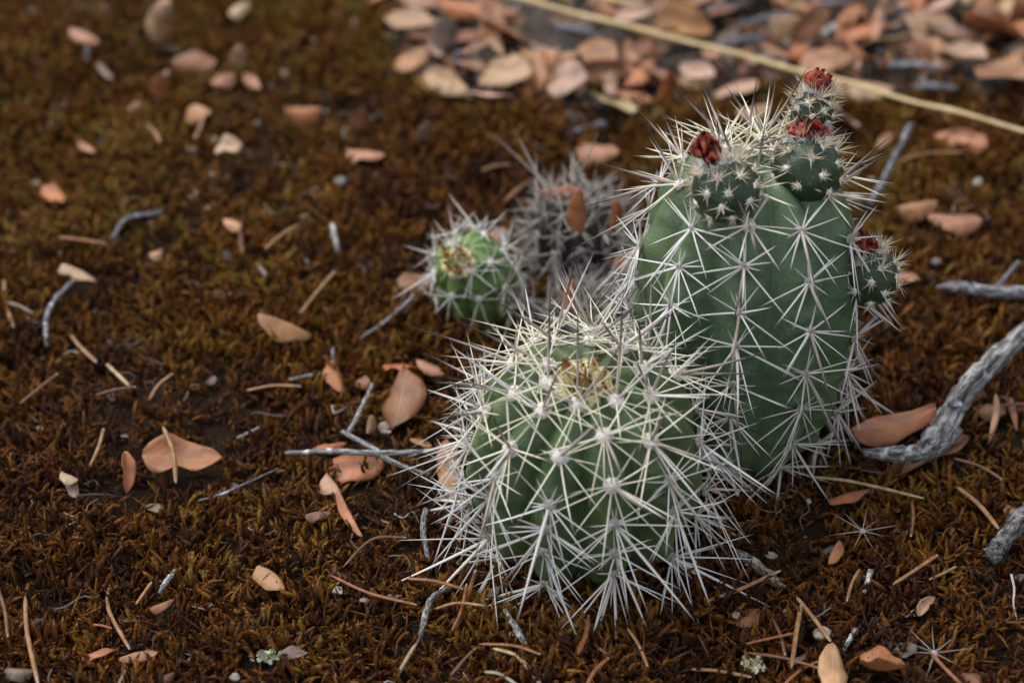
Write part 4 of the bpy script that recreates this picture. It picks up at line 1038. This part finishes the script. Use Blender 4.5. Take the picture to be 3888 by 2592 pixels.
twig([[(2276,1284,.6,36),(2310,1235,.9,44),(2420,1100,1.6,46)]],'stubby grey branch end with a pale knot at the lower right edge',11,(.8,.8,.8),name='branch',cat='branch',sides=14)
twig([[(2000,470,.4,13),(2040,390,1.0,15),(2092,285,1.8,13)]],'blurred dark twig leaning behind the right of the tall cactus',12,(.8,.8,.9))
twig([[(545,1006,.6,6),(596,982,.6,9)]],'white twig fragment on the moss left of the forked twig',13,(1.9,1.9,1.9))
twig([[(664,872,.6,7),(722,860,.6,9)]],'white lichened twig left of the oblong salmon leaf',14,(1.9,1.9,1.85))
twig([[(366,1362,.6,9),(382,1335,.8,13),(404,1308,.8,10)]],'white lichened stick on the lower left moss',15,(1.9,1.95,2.0))
twig([[(1936,1494,.4,11),(1966,1446,.6,14)]],'pale short stick behind the oval leaf',16,(1.6,1.6,1.6))
twig([[(1985,1362,.4,9),(2000,1308,.6,14)]],'pale flat chip of wood on the right moss',17,(1.9,1.8,1.7))
twig([[(1690,1268,.3,22),(1740,1300,.3,28),(1800,1352,.1,20)]],'knobbly grey root lump right of the front cactus foot',18,(1.1,1.0,.85))
twig([[(590,606,.6,8),(612,634,.5,9)]],'tiny white stick left of the short white standing stick',19,(1.9,1.9,1.9))
twig([[(455,1150,.5,5),(520,1130,.6,6),(640,1075,.5,4)]],'thin wiry rootlet on the moss left of the salmon leaf under the twig',20,(1.2,1.2,1.3))
twig([[(765,800,.9,8),(764,822,.7,8)]],'stub of grey stick at the top of the oblong salmon leaf',21,(1.5,1.5,1.7))
twig([[(1390,285,.6,20),(1340,300,.5,24),(1300,310,.4,16)]],'dark grey stick at the front of the litter bank behind the dead cactus',22,(.7,.7,.8))
twig([[(2040,150,.6,14),(2110,148,.7,18),(2165,158,.6,14)]],'blurred grey stick in the litter right of the highest fruit',23,(1.2,1.2,1.3))
twig([[(985,300,.3,8),(1010,130,1.6,16),(1014,100,1.8,16)]][0:1] if False else [[(1050,160,.4,18),(1054,120,1.2,20)]],'dark upright stub at the left of the litter bank',24,(.7,.75,.85))
twig([[(200,105,.4,12),(196,150,.3,9)]],'blurred bluish grey stub at the upper left moss',25,(1.0,1.1,1.3))
for i, (a, b) in enumerate([((1560,40),(1720,10)),((1700,60),(1830,30)),((1280,60),(1390,90)),((1860,20),(1960,5)),((1640,110),(1760,85)),((2100,200),(2200,205))]):
    twig([[(a[0], a[1], .5, 14), ((a[0] + b[0]) / 2, (a[1] + b[1]) / 2 - 4, .7, 17), (b[0], b[1], .6, 12)]], 'blurred grey stick in the litter, ' + ['above the straw at the top centre', 'at the top, just left of the highest fruit', 'in the litter below the straw, left', 'at the top edge right of the highest fruit', 'under the straw above the tall crown', 'above the straw at the far right'][i], 40 + i, (.9, .9, 1.0), 'blurred sticks of the litter bank')

# ------------------------------------------------------------------ pale scraps, husks, lichen, fallen spine stars
def lump(c, r, flat, seed, name, label, col, cat, cup=0.0, arc=6.2832, group='pale scraps on the ground'):
    rg = random.Random(seed); p = G(c[0], c[1], .5); dep = (p - CAMP) @ CF; r = r * KV / (FPX / dep)
    nu, nv = 18, 8; V = []; F = []
    sx, sy = rg.uniform(.8, 1.15), rg.uniform(.75, 1.0)
    for j in range(nv + 1):
        ph = math.pi * j / nv
        for i in range(nu):
            a = arc * i / (nu if arc > 6.2 else nu - 1); q = r * (1 + .30 * mnoise.noise(Vector((math.cos(a) * 1.8 + seed, math.sin(a) * 1.8, j * .5))) + .14 * mnoise.noise(Vector((math.cos(a) * 6 + seed, math.sin(a) * 6, j * 1.7))))
            x = math.sin(ph) * math.cos(a) * q * sx; y = math.sin(ph) * math.sin(a) * q * sy
            V.append((x, y, math.cos(ph) * r * flat + cup * (x * x + y * y) / r))
    m = nu if arc > 6.2 else nu - 1
    for j in range(nv):
        for i in range(m): F.append((j * nu + i, (j + 1) * nu + i, (j + 1) * nu + (i + 1) % nu, j * nu + (i + 1) % nu))
    o = ob(name, me(name, V, F, M['pale']), None, p); o.color = (col[0] * .72, col[1] * .7, col[2] * .66, 1)
    o.rotation_euler = (rg.uniform(.1, .5), rg.uniform(-.3, .3), rg.uniform(0, 6.28))
    return tag(o, label, cat, group)
lump((1770,1280),18,.22,1,'seed_husk','cream notched disc of husk right of the front cactus foot',(0.50,0.48,0.37),'husk',.5,5.1)
lump((1888,1454),21,.55,2,'seed_husk','cream rounded husk above the pale oval leaf',(0.52,0.48,0.37),'husk')
lump((2080,1492),30,.16,3,'lichen_flake','rough grey lichen flake above the torn salmon leaf',(.20,.19,.17),'lichen')
lump((2150,600),13,.5,4,'pebble','pale blurred pebble right of the flank fruit',(0.40,0.38,0.35),'pebble')
lump((2246,418),12,.5,5,'pebble','white blurred pebble at the right above the pinkish wide leaf',(0.48,0.47,0.45),'pebble')
lump((782,416),13,.5,6,'pebble','whitish blurred pebble on the moss left of the dead cactus',(0.36,0.35,0.31),'pebble')
lump((838,1378),14,.35,7,'lichen_flake','white lichen flake above the long orange needle',(0.43,0.43,0.42),'lichen')
lump((884,990),18,.4,8,'lichen_flake','white curled scrap right of the beige upright scrap',(0.48,0.45,0.40),'scrap',.6,5.4)
lump((540,1555),13,.5,9,'lichen_flake','grey white fleck at the bottom edge left of the green lichen tuft',(0.50,0.50,0.49),'lichen')
lump((1690,1412),12,.4,10,'pebble','small grey pebble below the right foot of the front cactus',(.4,.38,.34),'pebble')
lump((2268,1262),9,.4,11,'lichen_flake','tiny pale flake left of the stubby branch end',(0.50,0.49,0.43),'lichen')
def lichen(c, r, seed, label):
    rg = random.Random(seed); p = G(c[0], c[1], .5); mb = MB()
    for k in range(46):
        a = rg.uniform(0, 6.28); q = rg.uniform(0, r); b = np.array([math.cos(a) * q * 1.3, math.sin(a) * q, rg.uniform(0, .1)])
        d = unit([rg.uniform(-1, 1), rg.uniform(-1, 1), rg.uniform(.3, 1)]); s, w = frame(d); l = rg.uniform(.06, .14)
        mb.add([b - s * l * .3, b + s * l * .3, b + d * l + s * l * .6 + w * .02, b + d * l * 1.2 + w * .05, b + d * l - s * l * .6], [(0, 1, 2, 3), (0, 3, 4)])
    o = mb.build('lichen_tuft', M['pale'], None, p, False); o.color = (.62, .64, .45, 1)
    return tag(o, label, 'lichen', 'lichen tufts')
lichen((612,1512), .28, 1, 'pale green crinkled lichen tuft at the bottom left of centre')
lichen((1730,1532), .25, 2, 'pale green lichen crumbs at the bottom right of centre')
def star(c, seed, label, n=9, L=(.6, 1.15)):
    rg = random.Random(seed); p = G(c[0], c[1], .7)
    root = ob('fallen_spine_cluster', wool_mesh(.09, 'wool_grey', seed, 16), None, p); tag(root, label, 'spine cluster', 'fallen spine clusters')
    for k in range(n):
        a = 6.283 * k / n + rg.uniform(-.2, .2)
        add_spine_obj(root, (0, 0, .02), np.array([math.cos(a), math.sin(a), rg.uniform(-.1, .45)]), rg.uniform(*L), .014, 'spine_grey', rg, rg.choice([0, 1, 2]))
star((1981,1220), 61, 'fallen star of thin grey spines on the moss right of the front cactus')
star((2146,1500), 62, 'fallen star of thin grey spines in the lower right corner')

# ------------------------------------------------------------------ moss and debris, thinner where a leaf lies on it
def under_leaves(X, Y):
    w = np.ones_like(X)
    for c, d, L, W in FOOT:
        u = (X - c[0]) * d[0] + (Y - c[1]) * d[1]; v = (Y - c[1]) * d[0] - (X - c[0]) * d[1]
        w = np.where((u / (L * .5)) ** 2 + (v / (W * .5 + .1)) ** 2 < 1, .12, w)
    return w
scatter('moss', protos, lambda X, Y, l, p: ((1 - l) * np.clip(.40 + .8 * p, .5, 1) + 0.04) * under_leaves(X, Y), 130000, 5, .8, 1.35, .45, label='brown and olive carpet of short moss shoots around the cacti')
scatter('ground_debris', chips, lambda X, Y, l, p: .10 + .75 * l + .22 * np.clip(.5 - p, 0, 1) + .7 * np.exp(-(np.minimum(np.hypot(X - 1.9, Y - 46), np.hypot(X - 6.3, Y - 49.2)) / 3.6) ** 4), 42000, 15, .6, 1.5, .5, .22, label='small grey chips and stalks strewn over moss and soil')
